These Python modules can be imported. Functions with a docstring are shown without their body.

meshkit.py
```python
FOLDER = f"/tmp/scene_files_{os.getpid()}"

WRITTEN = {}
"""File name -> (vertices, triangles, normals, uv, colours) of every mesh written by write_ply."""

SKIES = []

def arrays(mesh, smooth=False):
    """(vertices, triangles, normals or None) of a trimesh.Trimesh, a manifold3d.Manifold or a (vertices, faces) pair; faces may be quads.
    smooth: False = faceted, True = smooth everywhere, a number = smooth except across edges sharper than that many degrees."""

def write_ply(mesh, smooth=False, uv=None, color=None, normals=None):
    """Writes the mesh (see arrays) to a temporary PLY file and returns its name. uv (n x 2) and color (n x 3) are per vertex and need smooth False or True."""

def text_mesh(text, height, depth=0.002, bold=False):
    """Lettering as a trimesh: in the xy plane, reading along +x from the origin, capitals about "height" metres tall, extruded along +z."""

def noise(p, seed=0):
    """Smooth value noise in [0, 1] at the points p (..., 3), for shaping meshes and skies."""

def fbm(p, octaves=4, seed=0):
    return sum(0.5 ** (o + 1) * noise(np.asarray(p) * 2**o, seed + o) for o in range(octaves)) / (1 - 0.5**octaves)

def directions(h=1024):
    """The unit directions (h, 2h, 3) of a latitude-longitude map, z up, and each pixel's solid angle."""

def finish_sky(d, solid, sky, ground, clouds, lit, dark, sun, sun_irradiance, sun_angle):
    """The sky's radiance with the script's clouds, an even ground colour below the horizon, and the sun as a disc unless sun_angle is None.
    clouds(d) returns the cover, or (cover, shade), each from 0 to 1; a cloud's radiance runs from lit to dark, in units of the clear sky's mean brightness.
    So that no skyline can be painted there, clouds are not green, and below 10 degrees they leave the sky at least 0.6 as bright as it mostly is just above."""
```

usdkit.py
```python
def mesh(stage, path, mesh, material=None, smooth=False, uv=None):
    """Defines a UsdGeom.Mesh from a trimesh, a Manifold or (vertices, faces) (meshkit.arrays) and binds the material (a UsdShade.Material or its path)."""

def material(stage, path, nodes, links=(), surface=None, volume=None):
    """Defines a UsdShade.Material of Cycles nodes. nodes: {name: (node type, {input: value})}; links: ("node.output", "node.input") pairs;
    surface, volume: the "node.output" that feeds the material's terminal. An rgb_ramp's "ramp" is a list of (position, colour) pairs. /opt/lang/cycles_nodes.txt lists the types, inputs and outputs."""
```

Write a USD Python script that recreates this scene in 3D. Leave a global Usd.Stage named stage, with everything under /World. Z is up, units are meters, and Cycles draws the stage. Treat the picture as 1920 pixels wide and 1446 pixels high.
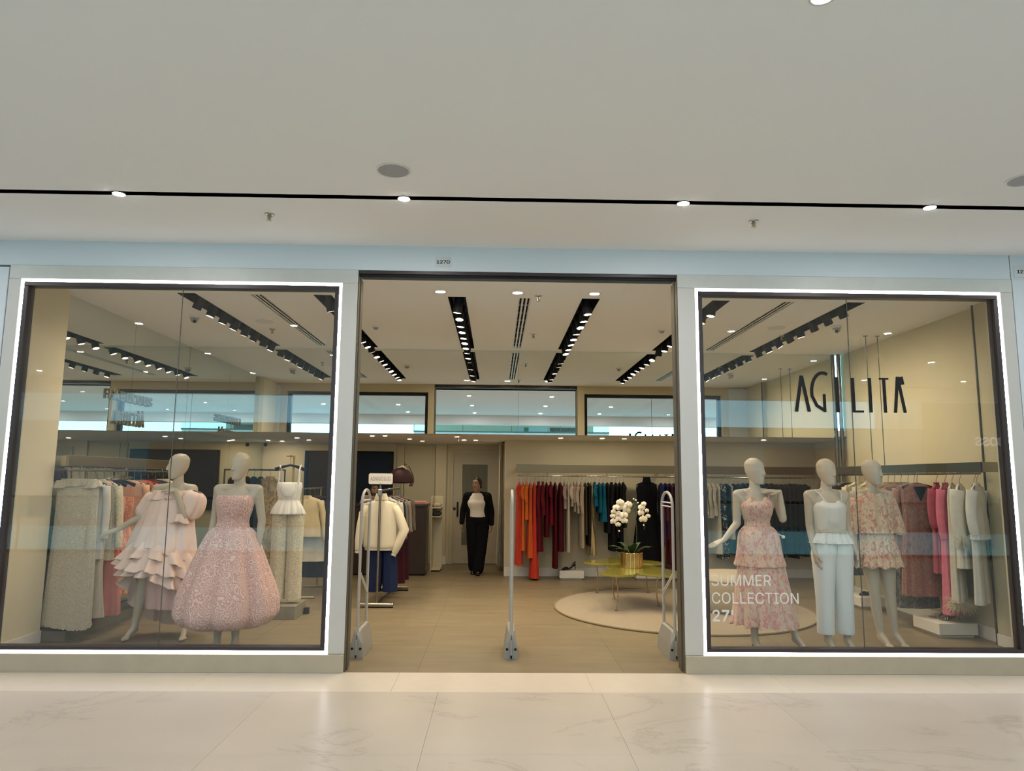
import math, random
import numpy as np
import trimesh
import manifold3d as m3
from manifold3d import Manifold, OpType
from scipy.interpolate import PchipInterpolator
from shapely.geometry import Polygon, LineString, Point
from shapely.ops import unary_union
from pxr import Usd, UsdGeom, UsdLux, UsdShade, Gf, Sdf
import usdkit, meshkit

stage = Usd.Stage.CreateInMemory()
UsdGeom.SetStageUpAxis(stage, UsdGeom.Tokens.z)
UsdGeom.SetStageMetersPerUnit(stage, 1.0)
UsdGeom.Xform.Define(stage, '/World')
UsdGeom.Scope.Define(stage, '/World/Looks')
random.seed(7)
PI = math.pi
V = np.array

# ------------------------------------------------------------------ camera, sky, exposure, lamp strengths
F_PX, PITCH, ROLL, YAW = 1335.35, 0.1305, 0.0088, 0.0208
EYE = V([0.0, -6.03, 1.56])
FWD = V([math.sin(YAW) * math.cos(PITCH), math.cos(YAW) * math.cos(PITCH), math.sin(PITCH)])
_rt = V([math.cos(YAW), -math.sin(YAW), 0.0]); _up = np.cross(_rt, FWD)
RIGHT = math.cos(ROLL) * _rt + math.sin(ROLL) * _up
UP = -math.sin(ROLL) * _rt + math.cos(ROLL) * _up
cam = UsdGeom.Camera.Define(stage, '/World/camera')
cam.AddTransformOp().Set(Gf.Matrix4d(*RIGHT, 0, *UP, 0, *(-FWD), 0, *EYE, 1))
cam.CreateHorizontalApertureAttr(36.0)
cam.CreateVerticalApertureAttr(36.0 * 1446 / 1920)
cam.CreateFocalLengthAttr(36.0 * F_PX / 1920)
cam.CreateClippingRangeAttr(Gf.Vec2f(0.05, 400))
cam.CreateExposureAttr(0.25)
sky = UsdLux.DomeLight.Define(stage, '/World/sky')
sky.CreateColorAttr(Gf.Vec3f(0.38, 0.80, 1.0))
sky.CreateIntensityAttr(1.0)
L_TRACK, L_SHOP, L_LOW, L_MALL, L_STRIP = 460.0, 300.0, 190.0, 550.0, 4.5
WARM, NEUTRAL, STRIPC = (1.0, 0.825, 0.585), (1.0, 0.975, 0.97), (1.0, 0.93, 0.92)


def at(px, py, X=None, Y=None, Z=None):
    """The point of the place on the ray of a photo pixel that has the given X, Y or Z (metres)."""
    d = FWD + RIGHT * (px - 960) / F_PX - UP * (py - 723) / F_PX
    k, v = (0, X) if X is not None else (1, Y) if Y is not None else (2, Z)
    return EYE + d * ((v - EYE[k]) / d[k])


# ------------------------------------------------------------------ scene helpers
_used = {}


def numbered(parent, name):
    k = (parent, name)
    n = _used.get(k, 0); _used[k] = n + 1
    return name if n == 0 else f'{name}_{n:03d}'


def _tag(p, label=None, cat=None, group=None, kind=None):
    for k, v in (('label', label), ('category', cat), ('group', group), ('kind', kind)):
        if v: p.SetCustomDataByKey(k, v)
    return p


def thing(name, label, cat, loc=(0, 0, 0), rz=0.0, group=None, kind=None):
    x = UsdGeom.Xform.Define(stage, '/World/' + numbered('/World', name))
    x.AddTranslateOp().Set(Gf.Vec3d(*map(float, loc)))
    if rz: x.AddRotateZOp().Set(math.degrees(rz))
    return _tag(x.GetPrim(), label, cat, group, kind)


def part(name, mesh, mat, parent, smooth=False, label=None, kind=None):
    pp = str(parent.GetPath())
    p = usdkit.mesh(stage, pp + '/' + numbered(pp, name), mesh, mat, smooth).GetPrim()
    return _tag(p, label, None, None, kind)


def single(name, mesh, mat, label, cat, group=None, kind=None, smooth=False):
    p = usdkit.mesh(stage, '/World/' + numbered('/World', name), mesh, mat, smooth).GetPrim()
    return _tag(p, label, cat, group, kind)


def struct(name, mesh, mat, label, cat, smooth=False):
    return single(name, mesh, mat, label, cat, None, 'structure', smooth)


def dup(root, loc, rz=0.0, label=None, group=None):
    was = root.GetCustomData()
    base = root.GetName()
    if base[-4:-3] == '_' and base[-3:].isdigit(): base = base[:-4]
    r = thing(base, label or was['label'], was['category'], loc, rz, group or was.get('group'))
    r.GetReferences().AddInternalReference(root.GetPath()); r.SetInstanceable(True)
    return r


# ------------------------------------------------------------------ mesh helpers
def cat(*ms):
    out = []
    for m in ms:
        if isinstance(m, (list,)): out += m
        else: out.append(m)
    return trimesh.util.concatenate([tm(m) for m in out])


def tm(m):
    if isinstance(m, trimesh.Trimesh): return m
    v, f, _ = meshkit.arrays(m)
    return trimesh.Trimesh(v, f, process=False)


def box(x0, x1, y0, y1, z0, z1):
    b = trimesh.creation.box((abs(x1 - x0), abs(y1 - y0), abs(z1 - z0)))
    b.apply_translation(((x0 + x1) / 2, (y0 + y1) / 2, (z0 + z1) / 2))
    return b


def rbox(x0, x1, y0, y1, z0, z1, b=0.004):
    x0, x1 = min(x0, x1), max(x0, x1); y0, y1 = min(y0, y1), max(y0, y1); z0, z1 = min(z0, z1), max(z0, z1)
    b = min(b, (x1 - x0) * .45, (y1 - y0) * .45, (z1 - z0) * .45)
    P = []
    for sx in (0, 1):
        for sy in (0, 1):
            for sz in (0, 1):
                c = V([(x0, x1)[sx], (y0, y1)[sy], (z0, z1)[sz]], float)
                d = V([(1, -1)[sx], (1, -1)[sy], (1, -1)[sz]], float) * b
                for k in range(3):
                    q = c + d; q[k] = c[k]; P.append(q)
    return trimesh.convex.convex_hull(V(P))


def frame_from(t):
    t = t / np.linalg.norm(t)
    a = V([0, 0, 1.0]) if abs(t[2]) < .9 else V([1.0, 0, 0])
    u = np.cross(a, t); u /= np.linalg.norm(u)
    return u, np.cross(t, u)


def tube(pts, r, n=10, ry=None, caps=True):
    """A round (or elliptic: ry) tube along a polyline; r a number or one per point."""
    P = V(pts, float); m = len(P)
    R = np.full(m, r, float) if np.ndim(r) == 0 else V(r, float)
    RY = R if ry is None else (np.full(m, ry, float) if np.ndim(ry) == 0 else V(ry, float))
    T = np.gradient(P, axis=0); T /= np.maximum(np.linalg.norm(T, axis=1, keepdims=True), 1e-9)
    u, w = frame_from(T[0])
    th = np.linspace(0, 2 * PI, n, endpoint=False)
    rows = []
    for i in range(m):
        u = u - T[i] * (u @ T[i]); u /= np.linalg.norm(u); w = np.cross(T[i], u)
        rows.append(P[i] + np.outer(np.cos(th) * R[i], u) + np.outer(np.sin(th) * RY[i], w))
    return grid_tube(rows, caps)


def grid_tube(rows, caps=True):
    n = len(rows[0]); m = len(rows)
    v = np.vstack(rows); f = []
    for i in range(m - 1):
        for j in range(n):
            a, b = i * n + j, i * n + (j + 1) % n
            f += [(a, b, b + n), (a, b + n, a + n)]
    if caps:
        c0 = len(v); v = np.vstack([v, rows[0].mean(0), rows[-1].mean(0)])
        for j in range(n):
            f.append((c0, (j + 1) % n, j)); f.append((c0 + 1, (m - 1) * n + j, (m - 1) * n + (j + 1) % n))
    return trimesh.Trimesh(v, V(f), process=False)


def lathe(prof, n=32, loc=(0, 0, 0)):
    """prof: (r, z) pairs, closed at the axis when r = 0 (kept tiny)."""
    th = np.linspace(0, 2 * PI, n, endpoint=False)
    rows = [np.stack([np.cos(th) * max(r, 1e-4), np.sin(th) * max(r, 1e-4), np.full(n, z)], 1) for r, z in prof]
    m = grid_tube(rows, True); m.apply_translation(loc)
    if m.volume < 0: m.invert()
    return m


def cyl(x, y, z0, z1, r, n=20):
    return lathe([(r, z0), (r, z1)], n, (x, y, 0))


def prism(poly, z0, z1):
    out = []
    for g in getattr(poly, 'geoms', [poly]):
        e = trimesh.creation.extrude_polygon(g, z1 - z0, engine='earcut'); e.apply_translation((0, 0, z0)); out.append(e)
    return cat(out)


def place(m, loc=(0, 0, 0), rz=0.0, rx=0.0, ry=0.0, s=1.0):
    m = m.copy()
    if np.ndim(s) or s != 1: m.vertices = m.vertices * s
    for ang, ax in ((rx, (1, 0, 0)), (ry, (0, 1, 0)), (rz, (0, 0, 1))):
        if ang: m.apply_transform(trimesh.transformations.rotation_matrix(ang, ax))
    m.apply_translation(loc)
    return m


def upright(m, depth_dir=-1):
    """Turns a mesh lying in xy (z up its thickness) so that it stands in xz and faces -y."""
    m = m.copy(); v = m.vertices.copy()
    m.vertices = np.stack([v[:, 0], -v[:, 2], v[:, 1]], 1)
    return m


def shell(G, t, closed=True):
    """G (m, n, 3): a grid of points, closed in n; gives the sheet a thickness t inwards."""
    m, n, _ = G.shape
    du = (np.roll(G, -1, 1) - np.roll(G, 1, 1)) if closed else np.gradient(G, axis=1)
    dv = np.gradient(G, axis=0)
    N = np.cross(du, dv); N /= np.maximum(np.linalg.norm(N, axis=2, keepdims=True), 1e-9)
    I = G - N * t
    v = np.vstack([G.reshape(-1, 3), I.reshape(-1, 3)]); o = m * n; f = []
    jn = n if closed else n - 1
    for i in range(m - 1):
        for j in range(jn):
            a, b = i * n + j, i * n + (j + 1) % n
            f += [(a, b, b + n), (a, b + n, a + n), (o + a, o + b + n, o + b), (o + a, o + a + n, o + b + n)]
    for j in range(jn):
        k = (j + 1) % n; e = (m - 1) * n
        f += [(j, o + j, k), (k, o + j, o + k), (e + j, e + k, o + e + j), (e + k, o + e + k, o + e + j)]
    if not closed:
        for i in range(m - 1):
            a = i * n; b = a + n - 1
            f += [(a, a + n, o + a), (a + n, o + a + n, o + a), (b, o + b, b + n), (b + n, o + b, o + b + n)]
    return trimesh.Trimesh(v, V(f), process=False)


def cloth(rows, n=56, m=28, k=9, phase=0.0, seed=0, t=0.004, p=2.0, hem=None, rough=.3, wave=0.0, drift=1.2):
    """A cloth tube. rows: (z, half width, half depth, x, y, fold). Folds are k pleats, irregular, growing with 'fold'.
    hem: function of the angle giving a height to add at the last row (high-low hems)."""
    R = V(rows, float); s = np.linspace(0, 1, len(R))
    ss = np.linspace(0, 1, m)
    C = [PchipInterpolator(s, R[:, i])(ss) if len(R) > 2 else np.interp(ss, s, R[:, i]) for i in range(6)]
    th = np.linspace(0, 2 * PI, n, endpoint=False)
    G = np.zeros((m, n, 3))
    rs = np.random.RandomState(seed); a1, a2, a3 = rs.rand(3) * 6.28
    for i in range(m):
        z, a, b, x, y, fo = [c[i] for c in C]
        w1 = 2.0 * np.abs(np.sin(.5 * (k * th + .5 * np.sin(2 * th + a3) + phase + a1 + drift * ss[i]))) ** .7 - 1.35
        fold = .9 * w1 + .32 * np.sin((k * 2 - 3) * th + a2 - drift * 1.6 * ss[i]) + rough * np.sin(3 * th + a3 + 4 * ss[i])
        q = 1 + fo * fold
        c, d = np.cos(th), np.sin(th)
        cc = np.sign(c) * np.abs(c) ** (2 / p); dd = np.sign(d) * np.abs(d) ** (2 / p)
        zz = z + (hem(th) * ss[i] if hem is not None else 0) + wave * ss[i] * np.sin(k * th * 1.0 + a2)
        G[i] = np.stack([x + a * cc * q, y + b * dd * q, np.broadcast_to(zz, th.shape)], 1)
    if rows[0][0] > rows[-1][0]: G = G[::-1]
    return shell(G, t), G


def ruffle(path, length, amp, waves, out=None, closed=True, down=(0, 0, -1), rings=6, t=0.003, seed=0, flare=.35):
    """A frill hung from a path of points; 'out' is the outward direction at each point."""
    P = V(path, float); n = len(P)
    rs = np.random.RandomState(seed)
    if out is None:
        c = P.mean(0); out = P - c; out[:, 2] = 0; out /= np.maximum(np.linalg.norm(out, axis=1, keepdims=True), 1e-6)
    out = V(out, float)
    u = np.arange(n) / n * 2 * PI
    w = np.sin(waves * u + rs.rand() * 6) * .75 + .35 * np.sin((waves * 1.7) // 1 * u + rs.rand() * 6)
    L = length * (1 + .15 * np.sin(2 * u + rs.rand() * 6)) if np.ndim(length) == 0 else V(length)
    G = np.zeros((rings, n, 3))
    for i in range(rings):
        s = i / (rings - 1)
        off = flare * L * s + amp * w * s ** 1.2
        G[i] = P + V(down) * (L * s * (1 - .12 * np.abs(w)))[:, None] + out * off[:, None]
    return shell(G[::-1], t, closed)


def ellipse(cx, cy, z, a, b, n=72, tilt=None):
    th = np.linspace(0, 2 * PI, n, endpoint=False)
    zz = np.full(n, z) if tilt is None else z + tilt(th)
    return np.stack([cx + a * np.cos(th), cy + b * np.sin(th), zz], 1)


# ------------------------------------------------------------------ materials
def M(name, color, rough=.5, metal=0.0, spec=.5, var=0.0, scale=20.0, bump=0.0, bscale=80.0, sheen=0.0, coat=0.0, trans=0.0, rv=0.0, aniso=(1, 1, 1)):
    """A principled material; var: noise in the tone, bump: fine relief, rv: variation of roughness."""
    n = {'p': ('principled_bsdf', {'base_color': color, 'roughness': rough, 'metallic': metal, 'specular_ior_level': spec, 'sheen_weight': sheen, 'coat_weight': coat, 'sheen_roughness': .4})}
    l = []
    if var or bump or rv:
        n['tc'] = ('texture_coordinate', {}); n['mp'] = ('mapping', {'scale': aniso}); l.append(('tc.object', 'mp.vector'))
    if var:
        n['nz'] = ('noise_texture', {'scale': scale, 'detail': 5.0, 'roughness': .6})
        lo = [max(0, c * (1 - var)) for c in color]; hi = [min(1, c * (1 + var)) for c in color]
        n['rp'] = ('rgb_ramp', {'ramp': [(.3, lo), (.7, hi)]})
        l += [('mp.vector', 'nz.vector'), ('nz.fac', 'rp.fac'), ('rp.color', 'p.base_color')]
    if bump:
        n['bn'] = ('noise_texture', {'scale': bscale, 'detail': 3.0}); n['bp'] = ('bump', {'strength': bump, 'distance': .01})
        l += [('mp.vector', 'bn.vector'), ('bn.fac', 'bp.height'), ('bp.normal', 'p.normal')]
    surf = 'p.BSDF'
    if trans:
        n['tl'] = ('translucent_bsdf' if False else 'diffuse_bsdf', {'color': color})
    return usdkit.material(stage, '/World/Looks/' + name, n, l, surface=surf)


def emit(name, color, strength):
    return usdkit.material(stage, '/World/Looks/' + name, {'e': ('emission', {'color': color, 'strength': strength})}, [], surface='e.emission')


def print_fabric(name, stops, scale, detail=3.0, dist=1.0, rough=.75, scale2=None, bump=.1):
    n = {'tc': ('texture_coordinate', {}), 'mp': ('mapping', {'scale': (1, 1, .6)}), 'nz': ('noise_texture', {'scale': scale, 'detail': detail, 'roughness': .6, 'distortion': dist}),
         'rp': ('rgb_ramp', {'ramp': stops}), 'p': ('principled_bsdf', {'roughness': rough, 'sheen_weight': .2}),
         'bn': ('noise_texture', {'scale': 150.0}), 'bp': ('bump', {'strength': bump, 'distance': .01})}
    l = [('tc.object', 'mp.vector'), ('mp.vector', 'nz.vector'), ('nz.fac', 'rp.fac'), ('rp.color', 'p.base_color'), ('tc.object', 'bn.vector'), ('bn.fac', 'bp.height'), ('bp.normal', 'p.normal')]
    return usdkit.material(stage, '/World/Looks/' + name, n, l, surface='p.BSDF')


def lace_fabric(name, ground, thread, scale, rings=14.0, rough=.75, width=.45, lo=-.4):
    """Lace: rounded loops of raised thread on a ground (rings around Voronoi cell centres)."""
    n = {'tc': ('texture_coordinate', {}), 'nz': ('noise_texture', {'scale': scale * .35, 'detail': 1.0}), 'ad': ('mix', {'mix_type': 'add', 'fac': .10}),
         'vo': ('voronoi_texture', {'scale': scale}), 'mu': ('math', {'math_type': 'multiply', 'value2': rings}), 'si': ('math', {'math_type': 'sine'}),
         'mr': ('map_range', {'from_min': lo, 'from_max': width, 'to_min': 0.0, 'to_max': 1.0, 'clamp': True}),
         'rp': ('rgb_ramp', {'ramp': [(0, ground), (1, thread)]}), 'p': ('principled_bsdf', {'roughness': rough, 'sheen_weight': .2}), 'bp': ('bump', {'strength': .5, 'distance': .006})}
    l = [('tc.object', 'nz.vector'), ('tc.object', 'ad.color1'), ('nz.color', 'ad.color2'), ('ad.color', 'vo.vector'), ('vo.distance', 'mu.value1'), ('mu.value', 'si.value1'), ('si.value', 'mr.value'),
         ('mr.result', 'rp.fac'), ('rp.color', 'p.base_color'), ('mr.result', 'bp.height'), ('bp.normal', 'p.normal')]
    return usdkit.material(stage, '/World/Looks/' + name, n, l, surface='p.BSDF')


def pane_glass(name, tint, refl, rough=0.0, grazing=.9):
    n = {'t': ('transparent_bsdf', {'color': tint}), 'g': ('glossy_bsdf', {'color': (1, 1, 1), 'roughness': rough}), 'lw': ('layer_weight', {'blend': .5}),
         'pw': ('math', {'math_type': 'power', 'value2': 5.0}), 'ma': ('math', {'math_type': 'multiply_add', 'value2': grazing, 'value3': refl, 'use_clamp': True}), 'mx': ('mix_closure', {})}
    l = [('lw.facing', 'pw.value1'), ('pw.value', 'ma.value1'), ('ma.value', 'mx.fac'), ('t.BSDF', 'mx.closure1'), ('g.BSDF', 'mx.closure2')]
    return usdkit.material(stage, '/World/Looks/' + name, n, l, surface='mx.closure')


def mirror_glass(name, color):
    return usdkit.material(stage, '/World/Looks/' + name, {'g': ('metallic_bsdf', {'color': color, 'edge_tint': color, 'roughness': 0.0, 'fresnel_type': 'f82'})}, [], surface='g.BSDF')


def marble(name, base, vein, rough):
    n = {'tc': ('geometry', {}), 'mp': ('mapping', {'scale': (.8, 1.4, 1), 'rotation': (0, 0, .5)}), 'nz': ('noise_texture', {'scale': 1.1, 'detail': 8.0, 'roughness': .62, 'distortion': 1.2}),
         'sb': ('math', {'math_type': 'subtract', 'value2': .5}), 'ab': ('math', {'math_type': 'absolute'}), 'rp': ('rgb_ramp', {'ramp': [(0, vein), (.012, [(a + b * 2) / 3 for a, b in zip(vein, base)]), (.05, base), (1, base)]}),
         'n2': ('noise_texture', {'scale': 1.3, 'detail': 4.0}), 'r2': ('rgb_ramp', {'ramp': [(.3, (.93, .93, .93)), (.7, (1, 1, 1))]}), 'ml': ('mix', {'mix_type': 'multiply', 'fac': 1.0}),
         'n3': ('noise_texture', {'scale': .9, 'detail': 2.0}), 'r3': ('rgb_ramp', {'ramp': [(.42, base), (.62, (0, 0, 0))]}), 'mx': ('mix', {'fac': 0.0}),
         'oi': ('object_info', {}), 'mr': ('map_range', {'from_min': 0., 'from_max': 1., 'to_min': .975, 'to_max': 1.0}), 'cm': ('combine_color', {}), 'm2': ('mix', {'mix_type': 'multiply', 'fac': 1.0}),
         'vm': ('math', {'math_type': 'less_than', 'value2': .52}), 'p': ('principled_bsdf', {'roughness': rough, 'specular_ior_level': .35})}
    l = [('tc.position', 'mp.vector'), ('mp.vector', 'nz.vector'), ('nz.fac', 'sb.value1'), ('sb.value', 'ab.value1'), ('ab.value', 'rp.fac'), ('mp.vector', 'n3.vector'), ('n3.fac', 'vm.value1'), ('vm.value', 'mx.fac'),
         ('rp.color', 'mx.color1'), ('mp.vector', 'n2.vector'), ('n2.fac', 'r2.fac'), ('mx.color', 'ml.color1'), ('r2.color', 'ml.color2'),
         ('oi.random', 'mr.value'), ('mr.result', 'cm.r'), ('mr.result', 'cm.g'), ('mr.result', 'cm.b'), ('ml.color', 'm2.color1'), ('cm.color', 'm2.color2'), ('m2.color', 'p.base_color')]
    n['mx'] = ('mix', {'color2': base})
    return usdkit.material(stage, '/World/Looks/' + name, n, l, surface='p.BSDF')


def stone_tile(name, base, rough):
    n = {'tc': ('geometry', {}), 'mp': ('mapping', {'scale': (1.0, 4.0, 1)}), 'nz': ('noise_texture', {'scale': 1.6, 'detail': 7.0, 'roughness': .65}),
         'rp': ('rgb_ramp', {'ramp': [(.3, [c * .82 for c in base]), (.7, [min(1, c * 1.12) for c in base])]}), 'oi': ('object_info', {}),
         'mr': ('map_range', {'from_min': 0., 'from_max': 1., 'to_min': .94, 'to_max': 1.04}), 'cm': ('combine_color', {}), 'm2': ('mix', {'mix_type': 'multiply', 'fac': 1.0}),
         'p': ('principled_bsdf', {'roughness': rough, 'specular_ior_level': .45})}
    l = [('tc.position', 'mp.vector'), ('mp.vector', 'nz.vector'), ('nz.fac', 'rp.fac'), ('oi.random', 'mr.value'), ('mr.result', 'cm.r'), ('mr.result', 'cm.g'), ('mr.result', 'cm.b'),
         ('rp.color', 'm2.color1'), ('cm.color', 'm2.color2'), ('m2.color', 'p.base_color')]
    return usdkit.material(stage, '/World/Looks/' + name, n, l, surface='p.BSDF')


plaster = M('white_plaster', (.85, .845, .835), .85, spec=0.0)
header_paint = M('header_paint', (.66, .71, .755), .6)
frame_stone = M('frame_stone', (.58, .58, .55), .42, var=.04, scale=6)
jamb_paint = M('jamb_paint', (.59, .565, .53), .45)
sill_stone = M('sill_stone', (.47, .405, .30), .45, var=.05, scale=7)
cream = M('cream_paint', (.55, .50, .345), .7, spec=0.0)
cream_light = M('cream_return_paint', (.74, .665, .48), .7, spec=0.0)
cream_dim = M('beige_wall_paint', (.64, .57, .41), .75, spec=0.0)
shop_ceil = M('shop_ceiling_paint', (.88, .875, .87), .85, spec=0.0)
white_trim = M('white_trim_paint', (.76, .73, .66), .5, spec=0.0)
black = M('black_metal', (.010, .010, .012), .55, spec=.25)
brown_black = M('dark_bronze_frame', (.035, .026, .028), .4)
slot_black = M('black_recess', (.006, .006, .008), .9)
chrome = M('chrome', (.46, .44, .39), .22, 1.0)
dark_chrome = M('smoked_chrome', (.20, .19, .165), .25, 1.0)
brushed = M('brushed_steel', (.30, .27, .23), .30, 1.0, aniso=(1, 1, 30), bump=.05, bscale=60)
bronze = M('brushed_bronze', (.40, .33, .22), .3, 1.0)
dark_rail = M('dark_satin_rail', (.11, .115, .10), .3, .6)
gold = M('polished_gold', (.70, .48, .18), .2, 1.0)
letter_gold = M('brushed_gold_letters', (.15, .11, .04), .5, .4)
rail_steel = M('warm_brushed_rail', (.27, .21, .13), .38, 1.0, aniso=(1, 1, 30), bump=.05, bscale=60)
track_metal = M('dark_guide_metal', (.16, .145, .115), .5, .6)
brass_thin = M('copper_rod', (.55, .40, .28), .25, 1.0)
mirror = mirror_glass('silver_mirror', (.80, .83, .80))
window_glass = pane_glass('window_glass', (.985, .99, .985), .035)
rail_glass = pane_glass('green_balustrade_glass', (.84, .93, .91), .05)
acrylic = pane_glass('clear_acrylic', (.93, .93, .91), .03, 0.0, .12)
marble_m = marble('cream_marble', (.54, .475, .40), (.43, .375, .31), .31)
band_m = M('threshold_stone', (.64, .565, .465), .3, var=.02, scale=8)
tile_m = stone_tile('beige_porcelain', (.208, .166, .10), .40)
grout = M('tile_grout', (.24, .20, .15), .9)
strip_m = emit('light_strip_diffuser', STRIPC, L_STRIP)
lens_mall = emit('mall_lamp_lens', NEUTRAL, L_MALL)
lens_track = emit('track_lamp_lens', WARM, L_TRACK)
lens_shop = emit('shop_downlight_lens', WARM, L_SHOP)
lens_low = emit('low_ceiling_lamp_lens', WARM, L_LOW)
lens_off = M('unlit_lamp_reflector', (.35, .32, .28), .25, 1.0)
mannequin_m = M('mannequin_resin', (.52, .44, .33), .42)
skin = M('brown_skin', (.28, .15, .10), .5)
hair_m = M('black_hair', (.008, .006, .006), .5, spec=.3)
white_plastic = M('white_plastic', (.70, .68, .64), .4)
grey_plastic = M('grey_plastic', (.34, .33, .31), .5)
speaker_grey = M('speaker_grille', (.36, .37, .38), .6)
black_cloth = M('black_cloth', (.006, .006, .008), .9, spec=.12, bump=.15, bscale=120)
velvet = M('black_velvet_hanger', (.012, .012, .018), .9)
wood_hanger = M('grey_hanger', (.16, .14, .11), .6)

# ------------------------------------------------------------------ the setting: mall side
HC, HM, HL = 3.38, 3.568, 2.20           # shop ceiling, mall ceiling, low back ceiling
XL, XR, YM, YR, YB = -4.35, 4.97, 4.0, 5.8, 7.4   # left mirror, right wall, bulkhead mirror, rail wall, far back wall
WX = ((-4.086, -1.348), (1.7145, 4.4204))   # outer edges of the light strips
ZT, ZB, ZF = 3.228, 0.141, 3.348
J1, J2 = -1.213, 1.560

# mall floor: marble slabs, each its own piece, over a grout bed
fl = thing('floor', 'polished cream marble floor of the mall walkway in front of the shop', 'floor', kind='structure')
part('grout_bed', box(-14, 14, -9.0, 0.0, -.06, -.004), M('marble_grout', (.52, .48, .41), .8), fl)
G = .0006
for iy in range(7):
    y1 = -.53 - 1.2 * iy; y0 = max(y1 - 1.2, -9.0)
    for ix in range(-8, 8):
        x0 = -.41 + 1.2 * ix
        part('marble_slab', rbox(x0 + G, x0 + 1.2 - G, y0 + G, y1 - G, -.05, 0, .0012), marble_m, fl)
for ix in range(-6, 8):
    x0 = .74 + 1.5 * (ix - 1)
    part('threshold_slab', rbox(x0 + G, x0 + 1.5 - G, -.53 + G, -.002, -.05, 0.0005, .0012), band_m, fl)

# mall ceiling with the recessed black lamp slot (built as boards on both sides of it)
ce = thing('ceiling', 'plain white plaster ceiling of the mall walkway', 'ceiling', kind='structure')
sa, sb = -1.118, -1.048
part('ceiling_board', box(-14, 14, sb, .02, HM, HM + .3), plaster, ce)
part('ceiling_board', box(-14, 14, -8.7, sa, HM, HM + .3), plaster, ce)
part('slot_lining', cat(box(-14, 14, sa - .004, sb + .004, HM + .09, HM + .12), box(-14, 14, sa - .004, sa, HM + .001, HM + .09), box(-14, 14, sb, sb + .004, HM + .001, HM + .09)), slot_black, ce, label='black recessed lamp slot')
struct('trim_1', rbox(-14, 14, -9.0, -8.7, 3.27, 4.4), plaster, 'white fascia beam along the edge of the mall walkway ceiling', 'beam')
struct('roof', box(-14, 14, -8.75, 8.2, 4.35, 4.5), plaster, 'concrete roof slab over the shop and the walkway', 'roof')

# header above the shopfront and the piers at both ends
hd = thing('wall_front', 'white painted header wall above the shopfront', 'wall', kind='structure')
part('header', rbox(-14, 14, 0.0, .12, ZF, 4.35, .003), header_paint, hd)
part('pier', rbox(-14, -4.197, -.012, .25, 0, ZF - .02, .003), header_paint, hd)
part('pier', rbox(4.535, 14, -.012, .25, 0, ZF + .0, .003), header_paint, hd)
part('header_joint', box(4.53, 4.535, -.002, .01, ZF, HM), grout, hd)
# inside face of the shopfront wall (seen in the mirrors)
part('inner_lining', cat(box(-4.5, J1 - .01, .16, .2, ZT, HC), box(J2 + .01, 5.0, .16, .2, ZT, HC), box(-4.5, -4.09, .16, .2, 0, ZT), box(4.425, 5.0, .16, .2, 0, ZT),
                         box(-1.345, J1 - .01, .16, .2, 0, ZT), box(J2 + .01, 1.71, .16, .2, 0, ZT), box(-4.09, -1.345, .16, .2, 0, ZB), box(1.71, 4.425, .16, .2, 0, ZB)), cream_dim, hd)
part('opening_soffit', rbox(J1, J2, 0.005, .2, ZF - .03, ZF + .02, .003), brown_black, hd, label='dark aluminium track over the entrance')
part('opening_soffit', rbox(J1, J2, 0.02, .05, ZF - .05, ZF - .03, .003), black, hd, label='metal lip of the entrance track')


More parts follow.
